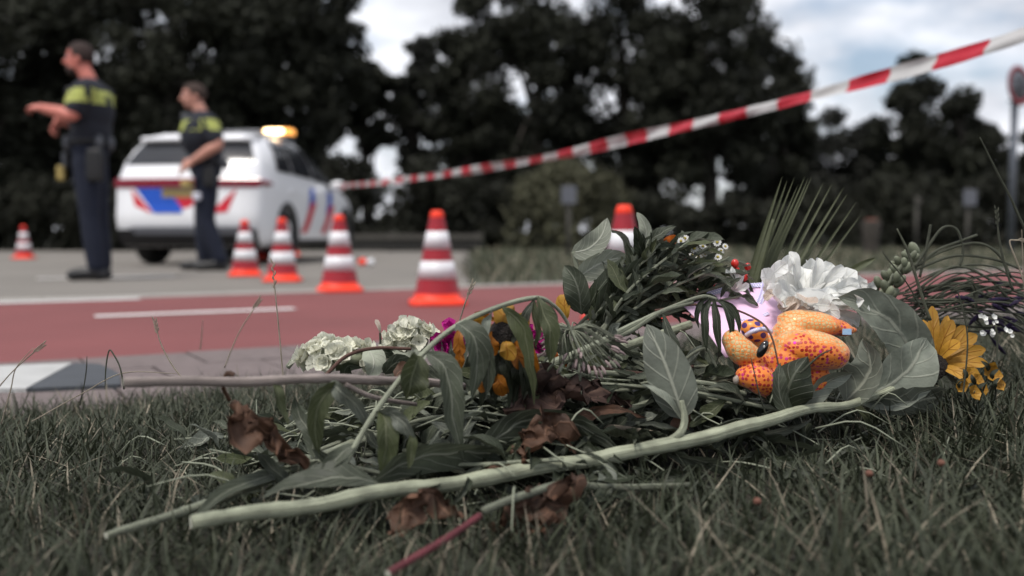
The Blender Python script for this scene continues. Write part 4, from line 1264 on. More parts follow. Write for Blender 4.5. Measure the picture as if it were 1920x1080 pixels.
# flower head: dark disc, ray petals spreading to the right
hc = P(1752, 690, 1.475)
hn = nz([.62, -.35, .30])
def flower_head(parent, c, n_, r_disc, petals, m, mdisc='disc', plen=.075, pw=.024, droop=.15):
    u_ = nz(np.cross(n_, [0.1, .2, 1])); v_ = np.cross(n_, u_)
    Mx = Matrix((tuple(u_), tuple(v_), tuple(n_))).transposed()
    V, F = ellipsoid(c, (r_disc, r_disc, r_disc * .45), Mx, 20, 12); obj('disc', V, F, M[mdisc], parent)
    for k, (a, ln) in enumerate(petals):
        LS[0] += 1
        dr = u_ * math.cos(a) + v_ * math.sin(a)
        pts = [c + dr * r_disc * .7, c + dr * (r_disc + plen * ln * .35) + n_ * .006, c + dr * (r_disc + plen * ln * .75) - n_ * droop * plen * .3, c + dr * (r_disc + plen * ln) - n_ * droop * plen]
        cc = spline(pts, 9); T = np.gradient(cc, axis=0); T /= np.linalg.norm(T, axis=1)[:, None]
        lat = [nz(np.cross(t_, n_)) for t_ in T]; nr_ = [np.cross(l_, t_) for l_, t_ in zip(lat, T)]
        V, F, uv = leaf_grid(cc, pw * random.uniform(.8, 1.2), lat, nr_, 'petal', .25, .05, 4, .002, LS[0])
        obj('petal', V, F, M[m], parent, uv)
stem(sf, [(1742, 692, 1.455), (1748, 690, 1.465), (1752, 690, 1.475)], 8, 'stem_pale', 'neck')
V, F = ellipsoid(P(1748, 692, 1.47), (.024, .02, .024)); obj('disc', V, F, M['disc'], sf)
for x1, y1, wv, d1 in [(1748, 574, 34, 1.49), (1778, 592, 30, 1.5), (1786, 600, 34, 1.47), (1812, 612, 36, 1.49), (1832, 628, 36, 1.48), (1848, 655, 34, 1.47), (1852, 682, 32, 1.45), (1838, 704, 30, 1.44), (1800, 640, 34, 1.45), (1815, 712, 28, 1.43), (1730, 600, 26, 1.5)]:
    wv *= .72; x0, y0 = 1752 + (x1 - 1752) * .10, 682 + (y1 - 682) * .10
    leaf(sf, [(x0, y0, 1.472), (x0 * .5 + x1 * .5, y0 * .5 + y1 * .5 - 4, (1.465 + d1) / 2), (x1, y1, d1)], wv, 'petal_yellow', tw=random.uniform(-35, 35), kind='petal', fold=.2, wave=.05, n=10, name='petal')
for x1, y1 in [(1770, 740), (1800, 735), (1728, 720)]:
    leaf(sf, [(1748, 696, 1.465), ((1748 + x1) / 2 + 8, (696 + y1) / 2, 1.45), (x1, y1, 1.44)], 22, 'sepal', tw=20, kind='lance', name='sepal')

# ---- B: second thick stem, lower left
t = px_thing('cut_stem', 205, 998, .96, 'thick green stem with blunt end at the lower left, running up under the heap', 'stem')
stem(t, [(206, 998, .96), (360, 950, 1.04), (520, 890, 1.14), (660, 832, 1.25), (800, 790, 1.33), (920, 760, 1.40)], [7, 9, 9.5, 9.5, 9.5, 9.5], 'stem', nodes=.22, n=50, seg=12, cut=True)
leaf(t, [(545, 880, 1.15), (480, 900, 1.10), (420, 925, 1.06), (360, 975, 1.01)], 34, 'leaf', tw=-30, fold=.4)
leaf(t, [(590, 860, 1.18), (580, 810, 1.19), (560, 775, 1.2), (555, 745, 1.2)], 30, 'leaf', tw=20, fold=.5, crumple=.005)
# ---- H: level pinkish stem at left
t = px_thing('cut_stem', 230, 714, 1.02, 'straight pinkish stem sticking out level to the left above the grass', 'stem')
stem(t, [(232, 715, 1.02), (450, 713, 1.07), (600, 712, 1.12), (656, 713, 1.14), (740, 715, 1.18), (870, 722, 1.27)], [9.5, 9.5, 9, 9.5, 8, 7.5], 'stem_pink', nodes=.10, n=60, seg=12, cut=True)
stem(t, [(648, 722, 1.13), (700, 745, 1.15), (780, 760, 1.2)], [5, 5, 4], 'stem_pink', 'side_shoot')
leaf(t, [(640, 716, 1.12), (605, 745, 1.11), (590, 790, 1.11), (600, 850, 1.12)], 40, 'leaf_olive', tw=15, fold=.4, crumple=.003)
leaf(t, [(618, 716, 1.12), (640, 735, 1.11), (668, 760, 1.12), (690, 800, 1.14)], 34, 'leaf_pale', tw=-25, fold=.35, crumple=.003)
leaf(t, [(520, 714, 1.09), (522, 740, 1.08), (530, 770, 1.08), (545, 800, 1.08)], 22, 'leaf_olive', tw=30, fold=.4, crumple=.003)

# ---- C: arched wilted stem with drooping umbel
t = px_thing('wilted_umbel', 640, 880, 1.08, 'wilted umbel flower on an arched pale stem with limp hanging leaves', 'flower')
stem(t, [(636, 884, 1.08), (700, 780, 1.12), (770, 692, 1.16), (850, 615, 1.19), (930, 576, 1.215), (1005, 557, 1.235), (1040, 573, 1.25), (1062, 600, 1.262), (1072, 622, 1.265)], [5.6, 5.6, 5.6, 5.2, 5, 4.6, 3.6, 3.2, 3.2], 'stem', nodes=.08, n=70, seg=10)
for pts, wv, mm_, tw_ in [
    ([(855, 608, 1.18), (878, 622, 1.165), (896, 668, 1.16), (884, 756, 1.165)], 56, 'leaf', 28),
    ([(862, 612, 1.185), (905, 640, 1.17), (918, 690, 1.17), (912, 748, 1.175)], 40, 'leaf', -30),
    ([(925, 578, 1.21), (908, 610, 1.19), (905, 650, 1.185), (908, 690, 1.19)], 20, 'leaf_pale', 40),
    ([(940, 574, 1.21), (968, 598, 1.20), (990, 650, 1.195), (1002, 755, 1.2)], 34, 'leaf_olive', -25),
    ([(1004, 557, 1.232), (985, 595, 1.22), (965, 628, 1.22), (955, 650, 1.22)], 18, 'leaf', 10),
    ([(1008, 558, 1.232), (1022, 590, 1.22), (1034, 630, 1.215), (1028, 684, 1.22)], 34, 'leaf_olive', 15),
    ([(1014, 558, 1.235), (1036, 585, 1.225), (1042, 610, 1.22), (1036, 640, 1.225)], 14, 'leaf', -30),
    ([(1000, 558, 1.232), (1002, 590, 1.22), (1006, 620, 1.22), (1003, 650, 1.22)], 16, 'leaf_olive', 40),
    ([(792, 668, 1.165), (778, 690, 1.15), (770, 715, 1.145), (764, 748, 1.15)], 66, 'leaf_olive', 25),
    ([(800, 662, 1.17), (836, 690, 1.155), (846, 760, 1.15), (868, 868, 1.155)], 52, 'leaf', 18),
    ([(705, 775, 1.12), (738, 778, 1.105), (762, 798, 1.10), (776, 825, 1.105)], 34, 'leaf_pale', -30),
    ([(712, 770, 1.12), (722, 800, 1.105), (724, 845, 1.10), (716, 892, 1.105)], 44, 'leaf_olive', 15),
    ([(668, 832, 1.10), (640, 850, 1.09), (610, 880, 1.08), (600, 905, 1.07)], 34, 'leaf', -20),
    ([(770, 800, 1.11), (775, 830, 1.10), (772, 860, 1.10), (768, 884, 1.1)], 20, 'leaf_olive', 10)]:
    leaf(t, pts, wv, mm_, tw=tw_, kind='lance', fold=.45, wave=.10, crumple=.0035, n=16)
um = P(1072, 618, 1.265)
for i in range(64):
    a = random.uniform(0, 2 * math.pi); el = random.uniform(-.05, 1.0)
    ln = random.uniform(.035, .052)
    dr = np.array([math.cos(a) * math.cos(el), math.sin(a) * math.cos(el) * .6, -math.sin(el) * .8 + .05]); dr = nz(dr)
    mid = um + dr * ln * .5 + [0, 0, .006]
    e = um + dr * ln + [0.012, 0, -.012]
    V, F, uv = tube([um, mid, e], [.0011, .0009, .0008], n=6, seg=5); fl = obj('floret_stalk', V, F, M['stem'], t, uv)
    V, F, uv = tube([e, e + dr * .006 + [0, 0, -.001], e + dr * .011 + [0, 0, -.003]], [.0012, .0022, .0012], n=6, seg=6); obj('bud', V, F, M['pink_bud' if i % 3 else 'stem'], fl, uv)

# ---- D: wilted sunflower hanging its head
t = px_thing('wilted_sunflower', 985, 740, 1.26, 'wilted sunflower hanging its dark head with few orange petals behind limp leaves', 'flower')
stem(t, [(985, 760, 1.27), (1000, 700, 1.275), (985, 640, 1.27), (950, 605, 1.255), (942, 618, 1.245)], [8, 8, 7, 7, 7], 'stem', n=30)
V, F = ellipsoid(P(942, 628, 1.232), (.017, .012, .020)); obj('disc', V, F, M['disc'], t)
for pts, wv, mm_, tw_ in [
    ([(950, 622, 1.235), (966, 606, 1.23), (980, 600, 1.23), (992, 606, 1.235)], 24, 'petal_yellow', 25),
    ([(930, 640, 1.235), (912, 655, 1.228), (900, 672, 1.228), (896, 690, 1.232)], 24, 'petal_orange', 15),
    ([(940, 618, 1.235), (942, 600, 1.23), (945, 584, 1.235), (944, 574, 1.24)], 38, 'petal_yellow', 5),
    ([(928, 622, 1.235), (922, 635, 1.225), (922, 650, 1.225), (928, 664, 1.23)], 24, 'petal_orange', 20),
    ([(950, 640, 1.225), (952, 650, 1.22), (954, 660, 1.22), (950, 674, 1.222)], 32, 'petal_yellow', -5),
    ([(958, 630, 1.235), (978, 645, 1.23), (992, 668, 1.228), (1000, 702, 1.235)], 34, 'petal_orange', -25),
    ([(960, 640, 1.235), (968, 660, 1.228), (976, 676, 1.228), (984, 690, 1.23)], 30, 'petal_orange', 10),
    ([(925, 612, 1.25), (905, 600, 1.25), (892, 604, 1.25), (882, 618, 1.25)], 24, 'petal_yellow', 30),
    ([(930, 604, 1.255), (915, 592, 1.26), (900, 590, 1.26), (886, 592, 1.26)], 22, 'petal_orange', 30),
    ([(868, 650, 1.245), (862, 665, 1.24), (860, 680, 1.24), (858, 696, 1.245)], 20, 'petal_orange', 30),
    ([(872, 612, 1.25), (862, 630, 1.24), (862, 650, 1.24), (866, 668, 1.24)], 24, 'petal_orange', -20),
    ([(905, 700, 1.24), (900, 712, 1.235), (902, 724, 1.235), (908, 732, 1.24)], 20, 'petal_orange', 10),
    ([(922, 706, 1.24), (935, 712, 1.235), (940, 726, 1.235), (944, 744, 1.24)], 26, 'petal_orange', -20)]:
    leaf(t, [(x_, y_, d_ - .004) for x_, y_, d_ in pts], wv * 1.12, mm_, tw=tw_, kind='petal', fold=.25, wave=.06, crumple=.002, n=10, name='petal')
for k in range(22):
    x0 = random.uniform(915, 985); x1 = x0 + random.uniform(-18, 24); y1 = random.uniform(715, 768)
    dd = random.uniform(1.235, 1.262)
    leaf(t, [(x0, random.uniform(648, 668), dd), ((x0 + x1) / 2 + 5, 695, dd - .01), (x1, y1, dd)], random.uniform(18, 32), 'sepal', tw=random.uniform(-50, 50), kind='lance', fold=.4, wave=.1, n=9, name='sepal', mm=4)

# ---- E: wilted branching stem in the middle
t = px_thing('wilted_plant', 880, 742, 1.30, 'ridged pale green stem rising to the right with limp leaves over the pink card', 'stem')
stem(t, [(880, 742, 1.30), (1000, 692, 1.315), (1060, 672, 1.325), (1125, 642, 1.335), (1200, 602, 1.345), (1270, 572, 1.352), (1318, 558, 1.355), (1346, 562, 1.352)], [8, 9, 9, 7.5, 5, 4, 3.5, 2.8], 'stem', nodes=.12, n=60, seg=11)
stem(t, [(1110, 650, 1.33), (1180, 622, 1.34), (1240, 585, 1.345), (1300, 568, 1.35)], [5, 4.5, 4, 3], 'stem', 'side_shoot')
for pts, wv, mm_, tw_ in [
    ([(1332, 558, 1.352), (1322, 580, 1.345), (1320, 610, 1.34), (1326, 662, 1.342)], 18, 'leaf_dark', 20),
    ([(1338, 558, 1.352), (1344, 590, 1.343), (1346, 625, 1.34), (1352, 668, 1.342)], 18, 'leaf_dark', -20),
    ([(1344, 560, 1.352), (1362, 580, 1.343), (1372, 610, 1.34), (1374, 648, 1.342)], 15, 'leaf_dark', 15),
    ([(1348, 562, 1.352), (1374, 578, 1.345), (1384, 600, 1.342), (1386, 628, 1.344)], 13, 'leaf_dark', -10),
    ([(1328, 557, 1.352), (1312, 570, 1.345), (1306, 590, 1.342), (1310, 615, 1.344)], 13, 'leaf_dark', 25),
    ([(1130, 640, 1.335), (1160, 648, 1.325), (1185, 660, 1.32), (1205, 668, 1.32)], 24, 'leaf', -55),
    ([(1140, 634, 1.335), (1148, 618, 1.33), (1150, 612, 1.33), (1165, 606, 1.33)], 22, 'leaf_pale', -20),
    ([(1240, 588, 1.34), (1252, 620, 1.33), (1268, 660, 1.325), (1274, 700, 1.33)], 20, 'leaf', 30)]:
    leaf(t, pts, wv, mm_, tw=tw_, kind='lance', fold=.4, wave=.1, crumple=.002, n=12)
# ---- F: further bare stems
for k, (pts, rr, mm_, lab) in enumerate([
    ([(1150, 660, 1.37), (1210, 636, 1.38), (1295, 610, 1.40)], [9, 8.5, 8], 'stem_pale', 'short pale stem lying under the stem that crosses the pink card'),
    ([(930, 730, 1.28), (1020, 712, 1.30), (1120, 700, 1.33), (1200, 706, 1.35)], [6, 6, 5, 5], 'stem', 'thin stem lying flat above the dark crumpled leaf'),
    ([(940, 745, 1.27), (1040, 725, 1.29), (1130, 712, 1.33)], [5, 5, 4], 'stem', 'thin lower stem lying flat just above the dark crumpled leaf'),
    ([(1080, 800, 1.27), (1150, 800, 1.28), (1240, 812, 1.28)], [4.5, 4.5, 4], 'straw', 'straw coloured dry stem behind the thick front stem'),
    ([(1120, 785, 1.28), (1180, 768, 1.30), (1225, 752, 1.31)], [5, 6, 4], 'stem', 'short curled green stem left of the upright grey leaf'),
    ([(1240, 712, 1.34), (1330, 722, 1.33), (1400, 738, 1.33)], [4, 5, 4], 'stem', 'thin stem lying before the lower paw of the toy'),
    ([(1260, 690, 1.36), (1320, 655, 1.37), (1345, 690, 1.36)], [3, 3, 2.5], 'stem', 'thin bent stem left of the toy'),
    ([(1030, 700, 1.33), (1100, 690, 1.34), (1210, 700, 1.36), (1300, 688, 1.37)], [4, 4, 4, 3], 'twig', 'dark thin twig lying behind the upright grey leaf'),
    ([(905, 962, .99), (980, 930, 1.03), (1060, 908, 1.08), (1140, 912, 1.12), (1290, 910, 1.15)], [8, 8, 8, 7, 6], 'leaf', 'blurred grey stem in the grass below the thick front stem'),
    ([(540, 690, 1.5), (570, 655, 1.5), (600, 648, 1.5), (628, 670, 1.5)], [5, 5, 5, 4], 'stem', 'arched pale stem at the left end of the hydrangea'),
    ([(610, 705, 1.36), (650, 668, 1.37), (705, 653, 1.38), (770, 655, 1.4)], [3.5, 3.5, 3.5, 3], 'twig', 'thin reddish twig arching over the cream hydrangea')]):
    t = px_thing('cut_stem', *pts[0], lab, 'stem')
    stem(t, pts, rr, mm_ if mm_ != 'leaf' else 'stem', n=26)
t = px_thing('red_stem', 732, 1076, .85, 'dark red stem poking out at the bottom of the picture', 'stem')
stem(t, [(732, 1078, .85), (820, 1022, .90), (900, 968, .96)], [8, 7.5, 6.5], 'stem_red', n=20, cut=True)
t = px_thing('thin_twig', 1230, 580, 1.37, 'thin dark twig bending across the card and the face of the toy', 'twig')
stem(t, [(1228, 582, 1.37), (1300, 572, 1.365), (1370, 578, 1.35), (1424, 602, 1.335), (1446, 630, 1.31), (1458, 680, 1.30), (1463, 705, 1.30)], [2.6, 2.4, 2.2, 2, 1.8, 1.6, 1.2], 'twig', n=40, seg=6)

# ---- dead leaves
for pts, wv, mm_, cr, lab in [
    ([(430, 752, 1.10), (456, 795, 1.09), (505, 822, 1.10), (570, 862, 1.12)], 52, 'dead', .018, 'curled rusty brown dead leaf hanging at the left of the heap'),
    ([(955, 775, 1.26), (1010, 742, 1.265), (1085, 735, 1.28), (1175, 755, 1.29)], 84, 'dead_dark', .020, 'dark crumpled dead leaf in the middle of the heap'),
    ([(965, 868, 1.175), (1000, 822, 1.17), (1040, 810, 1.18), (1078, 842, 1.18)], 66, 'dead', .014, 'rusty brown dead leaf just above the thick front stem'),
    ([(925, 1005, 1.03), (985, 965, 1.04), (1050, 930, 1.06), (1085, 885, 1.08)], 80, 'dead', .017, 'large blurred brown dead leaf below the thick front stem'),
    ([(735, 1005, 1.0), (770, 950, 1.01), (810, 935, 1.02), (860, 975, 1.02)], 46, 'dead', .012, 'thin brown dead leaf in the grass left of the red stem'),
    ([(1262, 815, 1.265), (1275, 790, 1.262), (1290, 775, 1.262), (1296, 752, 1.265)], 40, 'dead', .009, 'small brown dead leaf behind the upright grey leaf'),
    ([(905, 880, 1.15), (935, 872, 1.155), (965, 878, 1.16), (990, 872, 1.16)], 22, 'dead', .006, 'narrow brown dead leaf lying along the front stem'),
    ([(735, 712, 1.33), (752, 700, 1.335), (768, 698, 1.34), (780, 708, 1.34)], 26, 'dead', .007, 'tiny brown dead leaf beside the cream hydrangea'),
    ([(1235, 458, 1.50), (1255, 450, 1.505), (1275, 450, 1.51), (1292, 458, 1.51)], 22, 'orange_petal', .005, 'salmon orange withered petal on top of the bouquet'),
    ([(1060, 785, 1.25), (1110, 775, 1.26), (1160, 770, 1.27), (1215, 780, 1.28)], 20, 'dead', .006, 'long narrow brown dead leaf under the dark crumpled leaf')]:
    t = px_thing('dead_leaf', *pts[0], lab, 'leaf')
    leaf(t, pts, wv, mm_, tw=random.uniform(-40, 40), fold=.5, wave=.22, crumple=cr, n=26, name='blade', mm=12)
    if 'rusty brown dead leaf hanging' in lab:
        stem(t, [(432, 752, 1.10), (420, 725, 1.09), (428, 700, 1.09), (440, 704, 1.09)], [4, 4, 5, 7], 'dead', 'petiole', n=20)

# ---- hydrangeas: four-petalled florets
def floret_mesh(m, r_=.011, cup=.3, npet=4, eye=None):
    Vv, Ff, Uv = [], [], []
    for k in range(npet):
        a = 2 * math.pi * k / npet + .2
        dr = np.array([math.cos(a), math.sin(a), 0])
        cc = spline([dr * r_ * .08, dr * r_ * .5 + [0, 0, cup * r_ * .3], dr * r_ + [0, 0, cup * r_ * .9]], 6)
        T = np.gradient(cc, axis=0); T /= np.linalg.norm(T, axis=1)[:, None]
        lat = [nz(np.cross(t_, [0, 0, 1])) for t_ in T]; nr_ = [np.cross(l_, t_) for l_, t_ in zip(lat, T)]
        V, F, uv = leaf_grid(cc, r_ * (1.15 if npet <= 5 else .5), lat, nr_, 'petal', .3, .08, 4, 0, k)
        o_ = len(Vv); Vv += V; Ff += [tuple(i + o_ for i in f) for f in F]; Uv += uv
    return mesh('floret', Vv, Ff, M[m], Uv)
FL = [floret_mesh('cream_petal', .013, .3), floret_mesh('cream_petal', .015, .6), floret_mesh('cream_petal', .012, .9)]
def orient(d, roll=0.):
    return Vector(d).to_track_quat('Z', 'Y').to_matrix().to_4x4() @ Matrix.Rotation(roll, 4, 'Z')
def hydrangea(cx, cy, d, rx, ry, label, n_=60, meshes=FL, name='hydrangea', group=None):
    c = P(cx, cy, d); k = d / F_PX
    t = thing(name, c, label, 'flower', group)
    V, F, uv = tube([c + [0.02, .03, -.09], c + [.01, .01, -.04], c], [.003, .003, .004], n=10, seg=7); obj('stem', V, F, M['stem'], t, uv)
    for i in range(n_):
        while True:
            v = rng.normal(0, 1, 3); v /= np.linalg.norm(v)
            if v[2] > -.45 and v[1] < .5: break
        p = c + v * [rx * k, rx * k * .7, ry * k] * rng.uniform(.80, 1.06)
        inst('floret', meshes[i % len(meshes)], Matrix.Translation(Vector(p)) @ orient(v + rng.normal(0, .25, 3), rng.uniform(0, 6)) @ Matrix.Scale(rng.uniform(.7, 1.15), 4), t)
    V, F = ellipsoid(c, (rx * k * .75, rx * k * .5, ry * k * .72)); V = [np.array(v) + .003 * np.array(mnoise.noise_vector(Vector(v) * 90)) for v in V]; obj('flower_core', V, F, M['bud_green'], t)
    return t
h1 = hydrangea(635, 672, 1.46, 74, 30, 'flat cream hydrangea head at the left end of the heap', 62)
h2 = hydrangea(770, 640, 1.46, 44, 36, 'rounder cream hydrangea head left of the magenta flowers', 40)
for pts, wv in [([(752, 632, 1.45), (755, 615, 1.44), (757, 603, 1.445), (754, 598, 1.45)], 16), ([(772, 630, 1.45), (774, 612, 1.44), (777, 602, 1.44), (778, 595, 1.445)], 13), ([(745, 622, 1.44), (738, 618, 1.435), (734, 614, 1.435), (728, 616, 1.44)], 14)]:
    leaf(h2, pts, wv, 'cream_petal', kind='petal', n=8, name='petal')
leaf(h1, [(690, 655, 1.42), (700, 672, 1.40), (700, 690, 1.39), (690, 708, 1.39)], 46, 'leaf_light', tw=10, fold=.2)
leaf(h1, [(660, 712, 1.39), (645, 700, 1.385), (655, 685, 1.385), (680, 690, 1.38)], 26, 'leaf_dark', tw=-30, fold=.4)
leaf(h2, [(708, 662, 1.42), (720, 660, 1.41), (730, 662, 1.41), (740, 656, 1.415)], 22, 'leaf_dark', tw=-20)
leaf(h2, [(800, 660, 1.44), (780, 672, 1.42), (755, 670, 1.41), (735, 655, 1.415)], 30, 'leaf_light', tw=-30, crumple=.003)
leaf(h2, [(725, 700, 1.40), (745, 680, 1.39), (765, 685, 1.39), (785, 690, 1.40)], 44, 'leaf', tw=-20, crumple=.005)
t = px_thing('pink_bud', 712, 650, 1.5, 'single small pink bud on a thin stalk left of the round hydrangea', 'flower')
stem(t, [(713, 662, 1.5), (713, 640, 1.5), (712, 624, 1.5)], 2.2, 'stalk')
leaf(t, [(714, 626, 1.5), (711, 614, 1.497), (708, 606, 1.498), (704, 599, 1.5)], 9, 'wither_petal', kind='petal', n=8, name='bud')

# ---- sweet william, magenta
FM = [floret_mesh('magenta', .0105, .5, 5), floret_mesh('magenta', .009, 1.2, 5)]
def sweet(cx, cy, d, spots, label):
    c = P(cx, cy, d)
    t = thing('sweet_william', c, label, 'flower', 'magenta flowers')
    for (x, y) in spots:
        for r_ in range(3):
            p = P(x + random.uniform(-6, 6), y + random.uniform(-5, 5), d + random.uniform(-.012, .01))
            inst('floret', FM[r_ % 2], Matrix.Translation(Vector(p)) @ orient((random.uniform(-.8, .8), -1, random.uniform(-.2, .9)), random.uniform(0, 6)), t)
        V, F, uv = tube([P(x, y, d + .012), P((x + cx) / 2, (y + cy) / 2 + 16, d + .012), c + [0, 0, -.02]], [.0014, .0014, .002], n=8, seg=6); obj('stalk', V, F, M['stem'], t, uv)
    for k in range(8):
        a = random.uniform(-30, 30)
        leaf(t, [(cx + a * .3, cy + 40, d), (cx + a * .7, cy + 15, d - .01), (cx + a, cy - 8 + random.uniform(-10, 15), d - .012)], 7, 'leaf_pale', tw=random.uniform(-40, 40), kind='lance', n=7, mm=2)
sweet(845, 650, 1.36, [(848, 615), (858, 627), (862, 640), (838, 642), (830, 655), (822, 640), (836, 668)], 'magenta sweet william flowers left of the wilted sunflower')
sweet(1000, 645, 1.36, [(988, 624), (996, 634), (1012, 636), (1008, 648)], 'magenta sweet william flowers right of the wilted sunflower')
t = px_thing('orange_flower', 1046, 668, 1.34, 'small orange flower glimpsed below the wilted umbel', 'flower')
for k, (x, y) in enumerate([(1040, 660), (1052, 670), (1062, 676), (1044, 676)]):
    leaf(t, [(1048, 682, 1.345), ((x + 1048) / 2, y + 8, 1.335), (x, y, 1.335)], 15, 'orange_petal', kind='petal', n=7, name='petal', tw=random.uniform(-40, 40))
t = px_thing('fallen_petal', 1060, 590, 1.5, 'golden petal standing left of the bouquet leaves above the umbel', 'petal')
leaf(t, [(1062, 600, 1.5), (1060, 582, 1.495), (1058, 566, 1.497), (1064, 552, 1.5)], 30, 'petal_yellow', kind='petal', tw=20, n=9, name='blade')
t = px_thing('fallen_petal', 1650, 600, 1.46, 'small golden petal peeping out behind the large pale leaf', 'petal')
leaf(t, [(1662, 602, 1.46), (1650, 592, 1.455), (1640, 584, 1.455), (1634, 574, 1.46)], 24, 'petal_yellow', kind='petal', tw=-20, n=9, name='blade')

# ---- the bouquet: leafy stems bound together, large pale leaves at its left
bq = px_thing('leafy_stem', 1120, 640, 1.5, 'leafy stem with large pale leaves standing up at the left of the bouquet', 'plant')
stem(bq, [(1150, 640, 1.50), (1110, 600, 1.50), (1092, 550, 1.50), (1082, 505, 1.50), (1074, 472, 1.50)], [6, 6, 5, 4, 3.5], 'stem')
for pts, wv, mm_, tw_ in [
    ([(1072, 474, 1.50), (1104, 466, 1.49), (1128, 442, 1.49), (1139, 408, 1.50)], 46, 'leaf_light', 8),
    ([(1084, 520, 1.50), (1115, 500, 1.49), (1150, 486, 1.49), (1180, 484, 1.50)], 48, 'leaf_light', -12),
    ([(1090, 590, 1.49), (1086, 550, 1.475), (1075, 520, 1.475), (1058, 498, 1.485)], 52, 'leaf', 20),
    ([(1086, 585, 1.50), (1070, 560, 1.495), (1064, 535, 1.495), (1062, 512, 1.5)], 28, 'leaf_dark', -25),
    ([(1098, 590, 1.49), (1118, 550, 1.475), (1145, 515, 1.47), (1172, 484, 1.475)], 34, 'leaf_dark', 35),
    ([(1120, 595, 1.48), (1150, 550, 1.465), (1190, 510, 1.46), (1232, 478, 1.465)], 56, 'leaf', -20),
    ([(1140, 605, 1.475), (1175, 565, 1.455), (1220, 530, 1.45), (1275, 505, 1.455)], 46, 'leaf', -35),
    ([(1120, 560, 1.50), (1135, 540, 1.48), (1150, 535, 1.475), (1175, 545, 1.48)], 22, 'leaf_dark', 30),
    ([(1208, 455, 1.53), (1212, 435, 1.525), (1206, 415, 1.525), (1194, 398, 1.53)], 24, 'leaf_light', 15),
    ([(1130, 610, 1.47), (1160, 590, 1.455), (1200, 578, 1.45), (1240, 575, 1.455)], 36, 'leaf', -40)]:
    leaf(bq, pts, wv, mm_, tw=tw_, fold=.35, wave=.06, n=14)

LV = []      # leaf shapes shared by the leafy stems of the bouquet and the heap
for k in range(12):
    n_ = 9
    bend = random.uniform(-.5, 1.3)
    c = spline([(0, 0, 0), (0, .35, .05), (0, .7, -.08 * bend), (0, 1.0, -.35 * bend)], n_)
    lat = [np.array([1., 0, 0])] * n_; nr_ = [np.array([0, 0, 1.])] * n_
    V, F, uv = leaf_grid(c, random.uniform(.22, .36), lat, nr_, 'lance' if k % 3 else 'ovate', random.uniform(.3, 1.1), .10, 4, 0, 900 + k)
    V = [np.array(v) + .06 * np.array(mnoise.noise_vector(Vector(v) * 4 + Vector((k, 0, 0)))) + .025 * np.array(mnoise.noise_vector(Vector(v) * 11 + Vector((k, 0, 0)))) for v in V]
    LV.append((V, F, uv))
def shared(mname): return [mesh('leaf', V, F, M[mname], uv) for V, F, uv in LV]
LM = {k: shared(k) for k in ('leaf', 'leaf_dark', 'leaf_olive', 'leaf_pale', 'leaf_light')}
def leafy(pts_px, rpx, nleaf, len_px, mats, label, group, smat='stem', name='leafy_stem', start=.15):
    t = thing(name, P(*pts_px[0]), label, 'plant', group)
    stem(t, pts_px, rpx, smat, seg=6, n=14)
    c = spline([P(*p) for p in pts_px], 40)
    for i in range(nleaf):
        f = start + (1 - start) * (i + .5) / nleaf
        k = min(38, int(f * 39)); p = c[k]; T = nz(c[k + 1] - c[k])
        a = i * 2.4 + random.uniform(-.5, .5)
        s_ = nz(np.cross(T, [0.2, .3, 1])); s2 = np.cross(s_, T)
        dr = nz(T * random.uniform(.4, 1.0) + (s_ * math.cos(a) + s2 * math.sin(a)) * random.uniform(.5, .9) + [0, 0, -.12])
        nn = nz(np.array([random.gauss(0, .5), -.6 + random.gauss(0, .4), 1.0]))
        yv = dr; xv = nz(np.cross(yv, nn)); zv = np.cross(xv, yv)
        ln = len_px * random.uniform(.6, 1.25) * pts_px[0][2] / F_PX
        Mx = Matrix.Translation(Vector(p)) @ Matrix((tuple(xv), tuple(yv), tuple(zv))).transposed().to_4x4() @ Matrix.Scale(ln, 4)
        inst('leaf', random.choice(LM[random.choice(mats)]), Mx, t)
    return t
for i in range(30):
    f = i / 29
    x1 = 1200 + 210 * f + random.uniform(-25, 25); y1 = 468 + 80 * f * f + random.uniform(-20, 25) - 15 * math.sin(f * 3)
    d_ = random.uniform(1.43, 1.56)
    leafy([(1090 + random.uniform(-20, 40), 640 + random.uniform(-25, 25), d_), ((1110 + x1) / 2 + random.uniform(-15, 15), (640 + y1) / 2 - 12, d_ - .01), (x1, y1, d_)], [4, 3.4, 2],
          11, 62, ['leaf', 'leaf_dark', 'leaf', 'leaf_dark', 'leaf_olive'], 'slender leafy stem in the bound bouquet behind the pink card', 'leafy stems of the bouquet')
